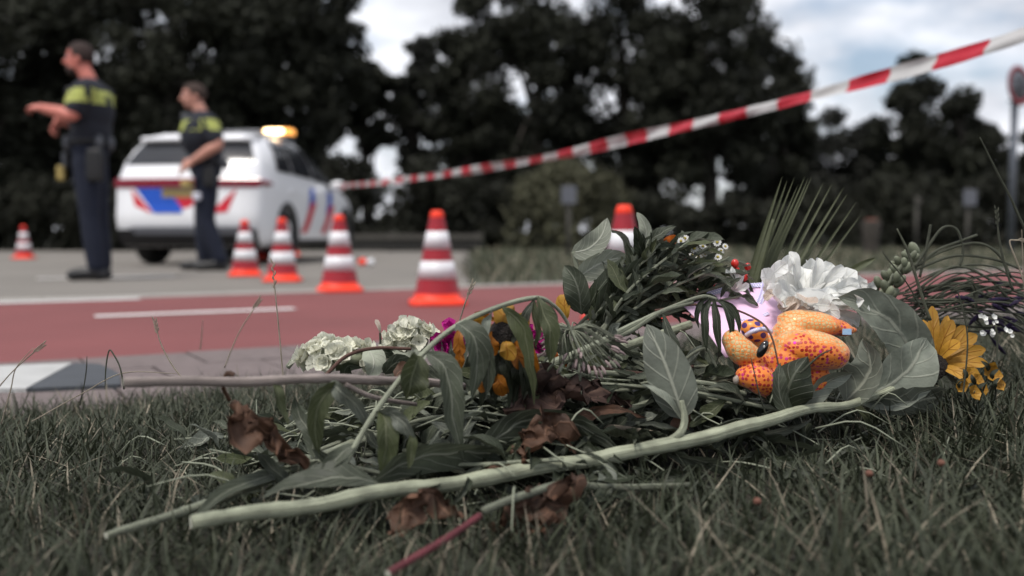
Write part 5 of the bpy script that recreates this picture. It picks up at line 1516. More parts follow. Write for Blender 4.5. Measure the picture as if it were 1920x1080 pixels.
# ---- white daisies over the bouquet
dz = []
for k in range(11):
    a = 2 * math.pi * k / 11; dr = np.array([math.cos(a), math.sin(a), 0])
    cc = spline([dr * .0025, dr * .006, dr * .0095], 4); lat = [np.cross(dr, [0, 0, 1])] * 4; nr_ = [np.array([0, 0, 1.])] * 4
    dz.append(leaf_grid(cc, .0042, lat, nr_, 'petal', .1, 0, 2))
Vv, Ff = [], []
for V, F, _ in dz:
    o_ = len(Vv); Vv += V; Ff += [tuple(i + o_ for i in f) for f in F]
daisy_m = mesh('petal_ring', Vv, Ff, M['white_petal'])
V, F = ellipsoid((0, 0, .001), (.0032, .0032, .002), None, 10, 6); eye_m = mesh('eye', V, F, M['daisy_eye'])
t = px_thing('daisy_spray', 1290, 560, 1.49, 'spray of small white daisies over the top of the bouquet', 'flower')
for (x, y) in [(1277, 452), (1284, 447), (1302, 466), (1318, 462), (1322, 476), (1345, 454), (1336, 446), (1352, 470), (1280, 526), (1274, 520), (1346, 482), (1310, 482), (1298, 478), (1360, 462)]:
    p = P(x, y, 1.485 + random.uniform(-.02, .02))
    Mx = Matrix.Translation(Vector(p)) @ orient((random.uniform(-.7, .7), -1, random.uniform(0, 1.2)))
    o = inst('petal_ring', daisy_m, Mx @ Matrix.Scale(random.uniform(.55, .8), 4), t); e = put('eye', eye_m, o)
    V, F, uv = tube([p, p + [-.01, .006, -.02], P((x + 1200) / 2, y + 50, 1.5)], [.0009, .0009, .001], n=8, seg=5); obj('stalk', V, F, M['stem'], t, uv)
leaf(t, [(1335, 450, 1.48), (1322, 443, 1.475), (1310, 442, 1.475), (1296, 449, 1.48)], 14, 'leaf_light', n=8)
# ---- berries
t = px_thing('berry_sprig', 1372, 545, 1.5, 'sprig of red berries between the bouquet and the palm leaf', 'berries')
V, F = ellipsoid((0, 0, 0), (.0075, .0075, .0085), None, 14, 10); berry_m = mesh('berry', V, F, M['berry'])
for (x, y, s_) in [(1378, 494, .8), (1402, 500, .7), (1382, 506, .55), (1394, 519, .95), (1386, 524, .7), (1286, 488, .7), (1299, 500, .6), (1334, 536, .7), (1338, 548, .6)]:
    p = P(x, y, 1.5)
    inst('berry', berry_m, Matrix.Translation(Vector(p)) @ Matrix.Scale(s_, 4), t)
    V, F, uv = tube([p, p + [0, .004, -.012], P(1360 + (x - 1360) * .4, 550, 1.51)], [.001, .001, .0014], n=8, seg=5); obj('stalk', V, F, M['stem'], t, uv)
# ---- small white flower left of the peony
t = px_thing('white_flower', 1380, 545, 1.47, 'small white flower with narrow petals left above the pink card', 'flower')
for x1, y1 in [(1362, 505), (1372, 500), (1384, 512), (1395, 508), (1404, 532), (1398, 540), (1366, 520), (1388, 530)]:
    leaf(t, [(1376, 546, 1.475), ((1376 + x1) / 2 + 3, (546 + y1) / 2, 1.465), (x1, y1, 1.465)], 13, 'white_petal', kind='petal', fold=.4, n=8, name='petal', tw=random.uniform(-40, 40))
# ---- palm fan
t = px_thing('palm_leaf', 1400, 640, 1.75, 'dark green palm fan leaf with narrow upright blades', 'leaf')
for k, (x1, y1) in enumerate([(1467, 330), (1476, 338), (1490, 332), (1497, 345), (1510, 330), (1516, 334), (1522, 331), (1544, 342), (1560, 345), (1583, 350), (1590, 362), (1606, 378), (1614, 403)]):
    o_ = (1320, 808)
    x0, y0 = o_[0] + (x1 - o_[0]) * .30, o_[1] + (y1 - o_[1]) * .30
    xm, ym = (x0 + x1) / 2 - 4, (y0 + y1) / 2
    leaf(t, [(x0, y0, 1.60), (xm, ym, 1.61 + .006 * k), (x1, y1, 1.62 + .010 * k)], 13 if k > 1 else 18, 'palm', tw=random.uniform(-30, 30), kind='blade', fold=.7, wave=0, n=16, name='blade', mm=2)
stem(t, [(1404, 618, 1.60), (1412, 560, 1.605), (1432, 480, 1.61), (1452, 410, 1.615)], [11, 10, 8, 3], 'palm', 'rib')
t = px_thing('pointed_leaf', 1560, 535, 1.62, 'single stiff pointed green leaf right above the white peony', 'leaf')
leaf(t, [(1556, 534, 1.62), (1590, 512, 1.615), (1620, 495, 1.615), (1641, 484, 1.62)], 15, 'palm', kind='lance', fold=.5, n=12, name='blade')

# ---- peony
pe = px_thing('peony', 1520, 590, 1.45, 'large white ruffled peony behind the orange toy', 'flower')
pc = P(1520, 565, 1.452)
kp = 1.45 / F_PX
def petal_mesh(m, seed, curl):
    r_ = random.Random(seed)
    n_ = 12
    c = spline([(0, 0, 0), (0, .35, .10), (0, .70, .10 - curl * .3), (0, 1.0, .05 - curl)], n_)
    T = np.gradient(c, axis=0); T /= np.linalg.norm(T, axis=1)[:, None]
    lat = [np.array([1., 0, 0])] * n_; nr_ = [np.cross([1., 0, 0], t_) for t_ in T]
    V, F, uv = leaf_grid(c, r_.uniform(.5, .85), lat, nr_, 'petal', .35, .07, 7, 0, seed)
    V = [np.array(v) + .07 * np.array(mnoise.noise_vector(Vector(v) * 3.2 + Vector((seed, 0, 0)))) * v[1] for v in V]
    return mesh('petal', V, F, M[m], uv)
PM = [petal_mesh('white_petal', 40 + k, [-.35, -.15, .1, .3, -.25, .2][k]) for k in range(6)]
def set_petal(x, y, d, dirpx, ln_px, nrm, me, parent, wide=1.0):
    p = P(x, y, d); e = P(x + dirpx[0], y + dirpx[1], d + dirpx[2])
    yv = nz(e - p); xv = nz(np.cross(yv, nrm)); zv = np.cross(xv, yv)
    L_ = ln_px * d / F_PX
    Mx = Matrix.Translation(Vector(p)) @ Matrix((tuple(xv), tuple(yv), tuple(zv))).transposed().to_4x4() @ Matrix.Diagonal((L_ * wide, L_, L_, 1))
    inst('petal', me, Mx, parent)
for i in range(62):
    a = random.uniform(0, 2 * math.pi); r_ = math.sqrt(random.random())
    bx, by = 1518 + 50 * r_ * math.cos(a), 558 + 22 * r_ * math.sin(a)
    ox, oy = math.cos(a) * 1.0 + .15, math.sin(a) * .55 - .45
    set_petal(bx, by, 1.455 - .035 * r_ * math.sin(a) * 1.0 + random.uniform(-.01, .01), (ox * 50, oy * 50, -.02 * math.sin(a)), random.uniform(40, 66), nz([-.3 * math.cos(a), -1, .5]) + rng.normal(0, .25, 3), random.choice(PM), pe, random.uniform(.7, 1.1))
for (x, y, dx, dy, ln, wd) in [(1492, 535, -3, -60, 62, .6), (1522, 540, 14, -52, 58, .55), (1450, 545, -30, -40, 52, 1.0), (1440, 520, 30, -22, 46, 1.0), (1560, 545, 40, -10, 50, 1.0), (1570, 560, 48, -4, 52, .7), (1575, 572, 48, 12, 54, .6), (1560, 585, 55, 18, 55, .8), (1470, 515, 6, -30, 40, .9), (1545, 530, 30, -24, 46, .8), (1440, 560, -18, -50, 46, .7)]:
    set_petal(x, y, 1.44, (dx, dy, -.01), ln, nz([.1, -1, .35]), random.choice(PM), pe, wd)
PWm = [petal_mesh('wither_petal', 70 + k, .2) for k in range(3)]
for (x, y, dx, dy, ln) in [(1498, 560, -36, 18, 46), (1505, 562, -28, 26, 44), (1490, 555, -20, 30, 38), (1455, 545, -20, 14, 30), (1512, 566, -10, 26, 34)]:
    set_petal(x, y, 1.415, (dx, dy, -.01), ln, nz([-.2, -1, .5]), random.choice(PWm), pe, .7)
V, F = ellipsoid(pc, (50 * kp, 36 * kp, 26 * kp)); obj('flower_core', V, F, M['white_petal'], pe)
stem(pe, [(1530, 575, 1.46), (1560, 620, 1.47), (1600, 680, 1.47)], [7, 6, 6], 'stem', n=16)
# ---- white buds and snapdragon
t = px_thing('white_flower', 1610, 560, 1.55, 'cluster of small white blossoms between peony and green bud spike', 'flower')
FW = [floret_mesh('white_petal', .012, .8, 5)]
for i in range(12):
    p = P(1605 + random.uniform(-24, 24), 535 + random.uniform(-14, 18), 1.55 + random.uniform(-.02, .02))
    inst('floret', FW[0], Matrix.Translation(Vector(p)) @ orient((random.uniform(-.7, .7), -1, random.uniform(0, 1)), random.uniform(0, 6)) @ Matrix.Scale(random.uniform(.6, 1.1), 4), t)
stem(t, [(1605, 540, 1.56), (1608, 575, 1.57), (1612, 610, 1.57)], 3, 'stem')
t = px_thing('bud_spike', 1630, 585, 1.56, 'spike of rounded green and cream buds leaning right behind the large pale leaf', 'flower')
stem(t, [(1622, 590, 1.56), (1660, 540, 1.56), (1690, 500, 1.56), (1714, 472, 1.56)], [5, 5, 4, 3], 'stem')
for k in range(34):
    f = k / 33
    c = spline([(1630, 572), (1662, 538), (1690, 500), (1714, 470)], 34)[k]
    a = k * 2.4; wv = (26 - 16 * f)
    x, y = c[0] + math.cos(a) * wv, c[1] + math.sin(a) * wv * .55
    s_ = (11.5 - 5 * f) * 1.56 / F_PX
    if k == 33: s_ *= 1.8; x, y = 1714, 468
    V, F = ellipsoid((0, 0, 0), (s_ * .8, s_ * .8, s_ * 1.45), None, 12, 8)
    V = xf(V, Matrix.Translation(Vector(P(x, y, 1.56 - .02 * math.sin(a)))) @ orient((math.cos(a) * .8, -.4, 1)))
    obj('bud', V, F, M['bud_green'] if f > .35 or k % 3 else M['cream_petal'], t)

# ---- lavender bunch
t = px_thing('lavender_bunch', 1720, 600, 1.62, 'bunch of lavender lying on its side with grey wiry stems and purple tips', 'flower')
for i in range(46):
    x0, y0 = 1690 + random.uniform(-15, 30), random.uniform(545, 630)
    x1, y1 = random.uniform(1830, 1990), random.uniform(525, 640)
    dd = random.uniform(1.58, 1.75); hgt = random.uniform(-15, 45)
    pts = [(x0, y0, dd), (x0 * .65 + x1 * .35, y0 * .65 + y1 * .35 - hgt, dd - .02), (x0 * .3 + x1 * .7, y0 * .3 + y1 * .7 - hgt, dd - .01), (x1, y1 + random.uniform(0, 15), dd)]
    s_ = stem(t, pts, random.uniform(1.3, 2.2), 'stalk', seg=5, n=16)
    if i % 2:
        e, b_ = P(*pts[3]), P(*pts[2]); dv = nz(e - b_)
        V, F, uv = tube([e - dv * .012, e, e + dv * .014, e + dv * .028], [.0015, .0036, .0034, .0012], n=12, seg=7)
        V = [np.array(v) + .0012 * np.array(mnoise.noise_vector(Vector(v) * 500)) for v in V]
        obj('flower_spike', V, F, M['purple'], s_, uv)
for i in range(22):
    x, y = random.uniform(1770, 1900), random.uniform(540, 615)
    p = P(x, y, random.uniform(1.56, 1.66)); dv = nz([random.uniform(.2, 1), random.uniform(-.4, .2), random.uniform(-.5, .4)])
    V, F, uv = tube([p, p + dv * .012, p + dv * .024], [.0016, .0036, .001], n=10, seg=7); obj('flower_spike', [np.array(v) + .0012 * np.array(mnoise.noise_vector(Vector(v) * 500)) for v in V], F, M['purple'], t, uv)
for pts in [[(1715, 505), (1745, 455), (1770, 425), (1795, 430), (1806, 470), (1800, 500)], [(1712, 500), (1770, 470), (1830, 455), (1870, 475), (1895, 520)], [(1712, 508), (1790, 480), (1860, 485), (1915, 505)], [(1722, 498), (1760, 468), (1800, 452), (1832, 440)],
            [(1718, 545), (1790, 500), (1850, 520), (1890, 560)], [(1740, 550), (1800, 520), (1830, 540), (1828, 590)], [(1730, 540), (1810, 530), (1880, 545), (1930, 540)], [(1725, 520), (1735, 480), (1742, 440), (1745, 420)], [(1760, 560), (1810, 538), (1826, 545), (1834, 600)], [(1725, 570), (1830, 560), (1900, 575)]]:
    stem(t, [(x, y, 1.60) for x, y in pts], 2.6, 'stalk', seg=6, n=24)
t = px_thing('white_flower', 1868, 640, 1.5, 'tiny white starry blossoms in the grass at the right edge', 'flower')
for i in range(16):
    p = P(1868 + random.uniform(-30, 32), 608 + random.uniform(-16, 22), 1.5 + random.uniform(-.02, .02))
    inst('floret', FW[0], Matrix.Translation(Vector(p)) @ orient((random.uniform(-.7, .7), -1, random.uniform(0, 1))) @ Matrix.Scale(random.uniform(.22, .45), 4), t)
stem(t, [(1868, 610, 1.51), (1870, 650, 1.51), (1868, 700, 1.5)], 2, 'stalk')
t = px_thing('yellow_flower', 1830, 770, 1.36, 'small yellow blossoms on dark stalks below the sunflower head', 'flower')
FY = floret_mesh('petal_yellow', .011, .6, 5)
for (x, y) in [(1810, 705), (1830, 715), (1852, 690), (1862, 705), (1840, 730), (1868, 722), (1800, 722), (1822, 738)]:
    p = P(x, y, 1.37 + random.uniform(-.02, .02))
    inst('floret', FY, Matrix.Translation(Vector(p)) @ orient((random.uniform(-.7, .7), -1, random.uniform(-.3, .8)), random.uniform(0, 6)) @ Matrix.Scale(random.uniform(.6, 1.2), 4), t)
    V, F, uv = tube([p + [0, .004, 0], p + [0, .004, -.02], P(1825, 780, 1.38)], [.0012, .0012, .0015], n=8, seg=5); obj('stalk', V, F, M['sepal'], t, uv)
    leaf(t, [(x, y + 6, 1.36), (x + random.uniform(-8, 8), y - 4, 1.355), (x + random.uniform(-14, 14), y - 14, 1.36)], 9, 'sepal', n=6, mm=2)

# ---- pink card with ribbon
M['card'] = simple('pink_card', (.86, .58, .79), .6, .05, 12)
def dot_mat(name, base, dot, scale, thr):
    m, t_, b_ = new_mat(name)
    b_.inputs['Roughness'].default_value = .4
    co = nd(t_, 'ShaderNodeTexCoord'); mp_ = nd(t_, 'ShaderNodeMapping'); mp_.inputs['Scale'].default_value = scale
    t_.links.new(co.outputs['UV'], mp_.inputs[0])
    vo = nd(t_, 'ShaderNodeTexVoronoi', voronoi_dimensions='2D', Scale=1.0, Randomness=0.0)
    t_.links.new(mp_.outputs[0], vo.inputs['Vector'])
    mr_ = nd(t_, 'ShaderNodeMapRange'); mr_.inputs[1].default_value = thr; mr_.inputs[2].default_value = thr + .06; mr_.inputs[3].default_value = 1; mr_.inputs[4].default_value = 0
    t_.links.new(vo.outputs['Distance'], mr_.inputs[0])
    mx_ = nd(t_, 'ShaderNodeMix', data_type='RGBA'); mx_.inputs[6].default_value = c4(base); mx_.inputs[7].default_value = c4(dot)
    t_.links.new(mr_.outputs[0], mx_.inputs[0]); t_.links.new(mx_.outputs[2], b_.inputs['Base Color'])
    return m
M['ribbon'] = dot_mat('dotted_ribbon', (.42, .36, .62), (.78, .78, .82), (2, 26, 1), .30)
t = px_thing('pink_card', 1400, 640, 1.42, 'pink greeting card with lavender dotted ribbon lying before the peony', 'card')
A_, B_, C_, D_ = P(1283, 574, 1.455), P(1428, 534, 1.53), P(1500, 622, 1.44), P(1362, 668, 1.375)
V, F, uv = [], [], []
nn_ = nz(np.cross(B_ - A_, D_ - A_)); nn_ = nn_ if nn_[2] > 0 else -nn_
for lay in (0, 1):
    for j in range(9):
        for i in range(9):
            u, v = i / 8, j / 8
            p = (A_ * (1 - u) + B_ * u) * (1 - v) + (D_ * (1 - u) + C_ * u) * v
            p = p + nn_ * (.006 * math.sin(u * 3.0) * (1 - v) + .003 * math.sin(v * 4) - lay * .002)
            V.append(p)
for j in range(8):
    for i in range(8):
        k = j * 9 + i; F.append((k, k + 1, k + 10, k + 9)); F.append((81 + k, 81 + k + 9, 81 + k + 10, 81 + k + 1))
edge = [i for i in range(9)] + [i * 9 + 8 for i in range(1, 9)] + [72 + i for i in range(7, -1, -1)] + [i * 9 for i in range(7, 0, -1)]
for a, b_ in zip(edge, edge[1:] + edge[:1]): F.append((b_, a, 81 + a, 81 + b_))
obj('sheet', V, F, M['card'], t)
def ribbon(parent, px, wpx, name='ribbon', lift=.003):
    c = spline([P(*p) for p in px], 20) + nn_ * lift
    T = np.gradient(c, axis=0); T /= np.linalg.norm(T, axis=1)[:, None]
    V, uv, F = [], [], []
    for i in range(20):
        l_ = nz(np.cross(T[i], nn_)) * wpx * 1.45 / F_PX / 2
        for lay in (0, 1):
            V += [c[i] - l_ + nn_ * (.0006 * lay), c[i] + l_ + nn_ * (.0006 * lay)]; uv += [(0, i / 19), (1, i / 19)]
    for i in range(19):
        a = i * 4; F += [(a + 2, a + 3, a + 7, a + 6), (a + 1, a, a + 4, a + 5), (a, a + 2, a + 6, a + 4), (a + 3, a + 1, a + 5, a + 7)]
    obj(name, V, F, M['ribbon'], parent, uv, smooth=False)
ribbon(t, [(1312, 560, 1.475), (1350, 548, 1.495), (1390, 540, 1.51), (1430, 537, 1.525)], 13)
ribbon(t, [(1432, 536, 1.52), (1428, 556, 1.50), (1420, 578, 1.48), (1414, 600, 1.465)], 13, lift=.007)
ribbon(t, [(1350, 612, 1.43), (1385, 603, 1.44), (1420, 598, 1.455), (1440, 590, 1.46)], 7)

# ---- plush toy
m, tt_, b_ = new_mat('toy_plush')
L_ = tt_.links.new
b_.inputs['Roughness'].default_value = .45; b_.inputs['Sheen Weight'].default_value = .25
co = nd(tt_, 'ShaderNodeTexCoord')
vo = nd(tt_, 'ShaderNodeTexVoronoi', Scale=185.0, Randomness=.6); L_(co.outputs['Object'], vo.inputs['Vector'])
ve = nd(tt_, 'ShaderNodeTexVoronoi', feature='DISTANCE_TO_EDGE', Scale=185.0, Randomness=.6); L_(co.outputs['Object'], ve.inputs['Vector'])
no = nd(tt_, 'ShaderNodeTexNoise', Scale=13.0, Detail=2.0); L_(co.outputs['Object'], no.inputs['Vector'])
# red to magenta dots low on the body, pale gold scales higher up, plain orange where they meet
sz_ = nd(tt_, 'ShaderNodeSeparateXYZ'); L_(co.outputs['Object'], sz_.inputs[0])
zn = nd(tt_, 'ShaderNodeMath', operation='MULTIPLY_ADD'); L_(no.outputs['Fac'], zn.inputs[0]); zn.inputs[1].default_value = .16; zx = nd(tt_, 'ShaderNodeMath', operation='MULTIPLY_ADD'); L_(sz_.outputs[0], zx.inputs[0]); zx.inputs[1].default_value = -.28; L_(sz_.outputs[2], zx.inputs[2]); L_(zx.outputs[0], zn.inputs[2])
mr1 = nd(tt_, 'ShaderNodeMapRange'); mr1.inputs[1].default_value = .145; mr1.inputs[2].default_value = .153; mr1.inputs[3].default_value = 1; mr1.inputs[4].default_value = 0; L_(zn.outputs[0], mr1.inputs[0])
mr2 = nd(tt_, 'ShaderNodeMapRange'); mr2.inputs[1].default_value = .148; mr2.inputs[2].default_value = .158; L_(zn.outputs[0], mr2.inputs[0])
sp = nd(tt_, 'ShaderNodeMapRange'); sp.inputs[1].default_value = .38; sp.inputs[2].default_value = .48; sp.inputs[3].default_value = 1; sp.inputs[4].default_value = 0; L_(vo.outputs['Distance'], sp.inputs[0])
se = nd(tt_, 'ShaderNodeMapRange'); se.inputs[1].default_value = .05; se.inputs[2].default_value = .14; L_(ve.outputs['Distance'], se.inputs[0])
redm = nd(tt_, 'ShaderNodeMath', operation='MULTIPLY'); L_(sp.outputs[0], redm.inputs[0]); L_(mr1.outputs[0], redm.inputs[1])
palem = nd(tt_, 'ShaderNodeMath', operation='MULTIPLY'); L_(se.outputs[0], palem.inputs[0]); L_(mr2.outputs[0], palem.inputs[1])
pk = nd(tt_, 'ShaderNodeMath', operation='MULTIPLY'); L_(palem.outputs[0], pk.inputs[0]); pk.inputs[1].default_value = .8
cr = nd(tt_, 'ShaderNodeValToRGB'); cr.color_ramp.elements[0].color = (.42, .018, .008, 1); cr.color_ramp.elements[1].color = (.55, .015, .20, 1)
cr.color_ramp.elements[0].position = .62; cr.color_ramp.elements[1].position = .95
sepc = nd(tt_, 'ShaderNodeSeparateColor'); L_(vo.outputs['Color'], sepc.inputs[0]); L_(sepc.outputs[0], cr.inputs[0])
mA = nd(tt_, 'ShaderNodeMix', data_type='RGBA'); mA.inputs[6].default_value = (.74, .20, .022, 1); mA.inputs[7].default_value = (.50, .46, .22, 1); L_(pk.outputs[0], mA.inputs[0])
mB = nd(tt_, 'ShaderNodeMix', data_type='RGBA'); L_(redm.outputs[0], mB.inputs[0]); L_(mA.outputs[2], mB.inputs[6]); L_(cr.outputs[0], mB.inputs[7])
L_(mB.outputs[2], b_.inputs['Base Color'])
# glitter: single scales shine
gl = nd(tt_, 'ShaderNodeMath', operation='GREATER_THAN'); gl.inputs[1].default_value = .8; L_(sepc.outputs[1], gl.inputs[0])
gm = nd(tt_, 'ShaderNodeMath', operation='MULTIPLY'); L_(gl.outputs[0], gm.inputs[0]); L_(sp.outputs[0], gm.inputs[1])
gm2 = nd(tt_, 'ShaderNodeMath', operation='MULTIPLY'); L_(gm.outputs[0], gm2.inputs[0]); gm2.inputs[1].default_value = .7
L_(gm2.outputs[0], b_.inputs['Metallic'])
bp = nd(tt_, 'ShaderNodeBump', Strength=.35, Distance=.0015); L_(sp.outputs[0], bp.inputs['Height']); L_(bp.outputs[0], b_.inputs['Normal'])
M['toy'] = m
M['toy_purple'] = dot_mat('toy_purple_spots', (.80, .28, .05), (.06, .02, .16), (7, 4, 1), .32)
toy = px_thing('plush_toy', 1480, 750, 1.36, 'orange scaly plush toy animal with a black eye lying on the flowers', 'toy')
def TP(x, y, dz_=0.): return P(x, y, 1.36 + dz_)
kt = 1.36 / F_PX
mb = MB()
def rot_ell(x, y, dz_, rx, ry, rd, ang):
    mb.ell(TP(x, y, dz_), (rx * kt, rd * kt, ry * kt), Matrix.Rotation(R(ang), 3, 'Y'), 28, 18)
rot_ell(1520, 656, -.004, 74, 37, 46, 7)       # lower lobe
rot_ell(1556, 662, -.002, 36, 31, 40, 14)
rot_ell(1472, 676, .0, 40, 44, 44, 24)         # head
rot_ell(1462, 700, -.004, 30, 34, 36, 0)
rot_ell(1520, 606, .04, 66, 25, 40, 8)         # back fold
rot_ell(1568, 613, .045, 34, 16, 30, 16)
rot_ell(1596, 618, .045, 12, 6, 12, 10)
rot_ell(1478, 622, .03, 34, 26, 34, -30)
rot_ell(1522, 712, .012, 36, 30, 36, -20)      # lower flank
limb(mb, [TP(1374, 638, -.012), TP(1392, 660, -.016), TP(1438, 688, -.008)], [21 * kt, 26 * kt, 19 * kt], 16)
limb(mb, [TP(1398, 706, -.024), TP(1424, 712, -.030), TP(1470, 738, -.015)], [20 * kt, 27 * kt, 23 * kt], 16)
limb(mb, [TP(1422, 634, .02), TP(1442, 652, .02), TP(1470, 670, .02)], [18 * kt, 20 * kt, 22 * kt], 16)
fuse('body', mb, M['toy'], .0020, 3, toy)
# spotted ear behind, with its ribbon
V, F = ellipsoid((0, 0, 0), (27 * kt, 20 * kt, 21 * kt), Matrix.Rotation(R(28), 3, 'Y'), 24, 16)
uv = [((i % 24) / 24, (i // 24) / 16) for i in range(len(V))]
obj('ear', [np.array(v) + TP(1414, 620, .008) for v in V], F, M['toy_purple'], toy, uv)
V, F, uv = tube([TP(1399, 629, -.010), TP(1412, 621, -.020), TP(1430, 617, -.018), TP(1446, 622, -.004)], 4.5 * kt, n=18, seg=7); obj('ribbon_band', V, F, M['ribbon'], toy, uv)
# eye with highlight rim
Me = Matrix.Rotation(R(28), 3, 'Y')
V, F = ellipsoid((0, 0, 0), (8.5 * kt, 6 * kt, 18 * kt), Me, 18, 12); ey = obj('eye', [np.array(v) + TP(1430, 655, -.036) for v in V], F, simple('toy_eye', (.006, .006, .007), .08, .1, 10, spec=.8), toy)
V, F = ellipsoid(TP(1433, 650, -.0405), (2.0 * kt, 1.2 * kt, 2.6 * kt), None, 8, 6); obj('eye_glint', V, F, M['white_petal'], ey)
V, F = ellipsoid(TP(1380, 712, -.032), (6 * kt, 6 * kt, 9 * kt), None, 10, 8); obj('claw', V, F, M['wither_petal'], toy)
mb = MB().box(*[q_ for c_, h_ in zip(TP(1588, 622, .012), (.006, .0012, .004)) for q_ in (c_ - h_, c_ + h_)]); obj('fabric_tag', mb.V, mb.F, simple('blue_tag', (.32, .50, .72), .7, .2, 200), toy, smooth=False)

# ---- heap filler: leafy stems lying about and loose wilted leaves
def pile_z(x, y):
    base = zg(x, y) + .03
    return base + .10 * np.exp(-((x - .12) / .34) ** 2 - ((y - 1.42) / .2) ** 2) + .03 * np.exp(-((x + .1) / .3) ** 2 - ((y - 1.2) / .2) ** 2)
LB = 'limp grey green leafy stem lying in the heap of flowers'
for i in range(46):
    x0 = random.uniform(-.26, .42); y0 = random.uniform(1.12, 1.5)
    if x0 > .25 and y0 < 1.33: y0 += .2
    a = random.uniform(-.35, .35) + (math.pi if random.random() < .4 else 0)
    ln = random.uniform(.12, .26)
    pts = []
    for f in (0, .5, 1):
        x, y = x0 + math.cos(a) * ln * f, y0 + math.sin(a) * ln * f * .6
        z = float(pile_z(x, y)) + random.uniform(-.03, .012)
        v = np.array([x, y, z]); 
        pxx = 960 + F_PX * (v[0] / v[1]); pyy = 438 + F_PX * (HC - v[2]) / v[1]
        pts.append((pxx, pyy, y))
    mx_px = np.mean([p[0] for p in pts])
    LB = 'limp leafy stem lying in the heap ' + ('below the cream hydrangeas' if mx_px < 820 else 'under the wilted sunflower' if mx_px < 1010 else 'between the wilted umbel and the upright grey leaf' if mx_px < 1230 else 'under the orange toy and the pink card')
    if y0 < 1.30 and mx_px > 1000: continue
    leafy(pts, [4.5, 4, 2.5], 7, 85, ['leaf', 'leaf_dark', 'leaf', 'leaf_pale', 'leaf_olive'], LB, 'leafy stems lying in the heap')
for i in range(16):      # wilted stems between the arched stem and the thick front stem
    x0 = random.uniform(-.26, .06); y0 = random.uniform(1.12, 1.30); a = random.uniform(-.5, .6); ln = random.uniform(.12, .22)
    pts = []
    for f in (0, .5, 1):
        x, y = x0 + math.cos(a) * ln * f, y0 + math.sin(a) * ln * f * .5
        y = max(y, 1.18 + (x + .2) * .42)
        z = .072 + .03 * sm((x + .3) / .4) + random.uniform(-.014, .012)
        pts.append((960 + F_PX * (x / y), 438 + F_PX * (HC - z) / y, y))
    leafy(pts, [4, 3.5, 2], 6, 100, ['leaf', 'leaf', 'leaf_dark', 'leaf_pale'], 'wilted stem with long grey leaves just behind the thick front stem', 'wilted stems behind the front stem', start=.05)
# loose leaves, too many and too tangled to count
Vv, Ff, Uv = [], [], []
def add_loose(cnt, fx, fy, dz0, dz1, ln0, ln1):
    global Vv, Ff, Uv
    for i in range(cnt):
        x, y = fx(), fy()
        z = float(pile_z(x, y)) + random.uniform(dz0, dz1)
        V, F, uv = random.choice(LV)
        s_ = random.uniform(ln0, ln1)
        Mx = Matrix.Translation((x, y, z)) @ Matrix.Rotation(random.uniform(0, 6.28), 4, 'Z') @ Matrix.Rotation(random.gauss(0, .45), 4, 'X') @ Matrix.Rotation(random.gauss(0, .5), 4, 'Y') @ Matrix.Diagonal((s_ * random.uniform(.6, 1.1), s_, s_, 1))
        o_ = len(Vv); Vv += [tuple(Mx @ Vector(v)) for v in V]; Ff += [tuple(k + o_ for k in f) for f in F]; Uv += uv
add_loose(620, lambda: random.gauss(.10, .22), lambda: random.gauss(1.38, .13), -.10, -.005, .035, .085)
add_loose(160, lambda: random.uniform(-.35, .15), lambda: random.uniform(1.1, 1.5), -.05, 0, .03, .08)
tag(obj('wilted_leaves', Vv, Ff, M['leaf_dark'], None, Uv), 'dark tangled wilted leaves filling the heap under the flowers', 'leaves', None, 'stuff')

# thin dry strands tangled in the heap
mb = MB()
for i in range(230):
    x, y = random.gauss(.06, .26), random.gauss(1.33, .13)
    if y < 1.29 and x > .08: y += .16
    z = float(pile_z(x, y)) + random.uniform(-.06, .012); a = random.uniform(0, 6.28); ln = random.uniform(.05, .16)
    p0 = np.array([x, y, z]); dv = np.array([math.cos(a), math.sin(a) * .6, random.gauss(0, .15)])
    mb.tube([p0, p0 + dv * ln * .5 + [0, 0, random.uniform(-.01, .025)], p0 + dv * ln + [0, 0, random.uniform(-.02, .01)]], [.0013, .0012, .0006], n=7, seg=5)
tag(obj('dry_strands', mb.V, mb.F, M['stem']), 'thin tangled dry strands and stalks lying through the heap of flowers', 'stalks', None, 'stuff')

# ---- tall grass stalks that stand alone
def stalk(px, rpx, label, seed_head=True, m='straw', head=.22):
    t = px_thing('grass_stalk', *px[0], label, 'grass stalk', 'single tall grass stalks')
    rpx *= .62
    stem(t, px, [rpx * 1.2] + [rpx] * (len(px) - 2) + [rpx * .5], m, seg=5, n=26)
    if seed_head:
        c = spline([P(*p) for p in px], 60)
        k0 = int(59 * (1 - head)); dm_ = px[-1][2]
        sm_ = 4.6 * dm_ / F_PX
        for i in range(k0, 59, 2):
            T = nz(c[i + 1] - c[i]); s_ = nz(np.cross(T, [0, 1, 0])) * (1 if (i // 2) % 2 else -1)
            b0 = c[i]; e = b0 + T * sm_ * 2.4 + s_ * sm_ * .7
            V, F, uv = tube([b0, (b0 + e) / 2 + s_ * sm_ * .25, e], [sm_ * .12, sm_ * .38, sm_ * .06], n=6, seg=5); obj('seed', V, F, M[m], t, uv)
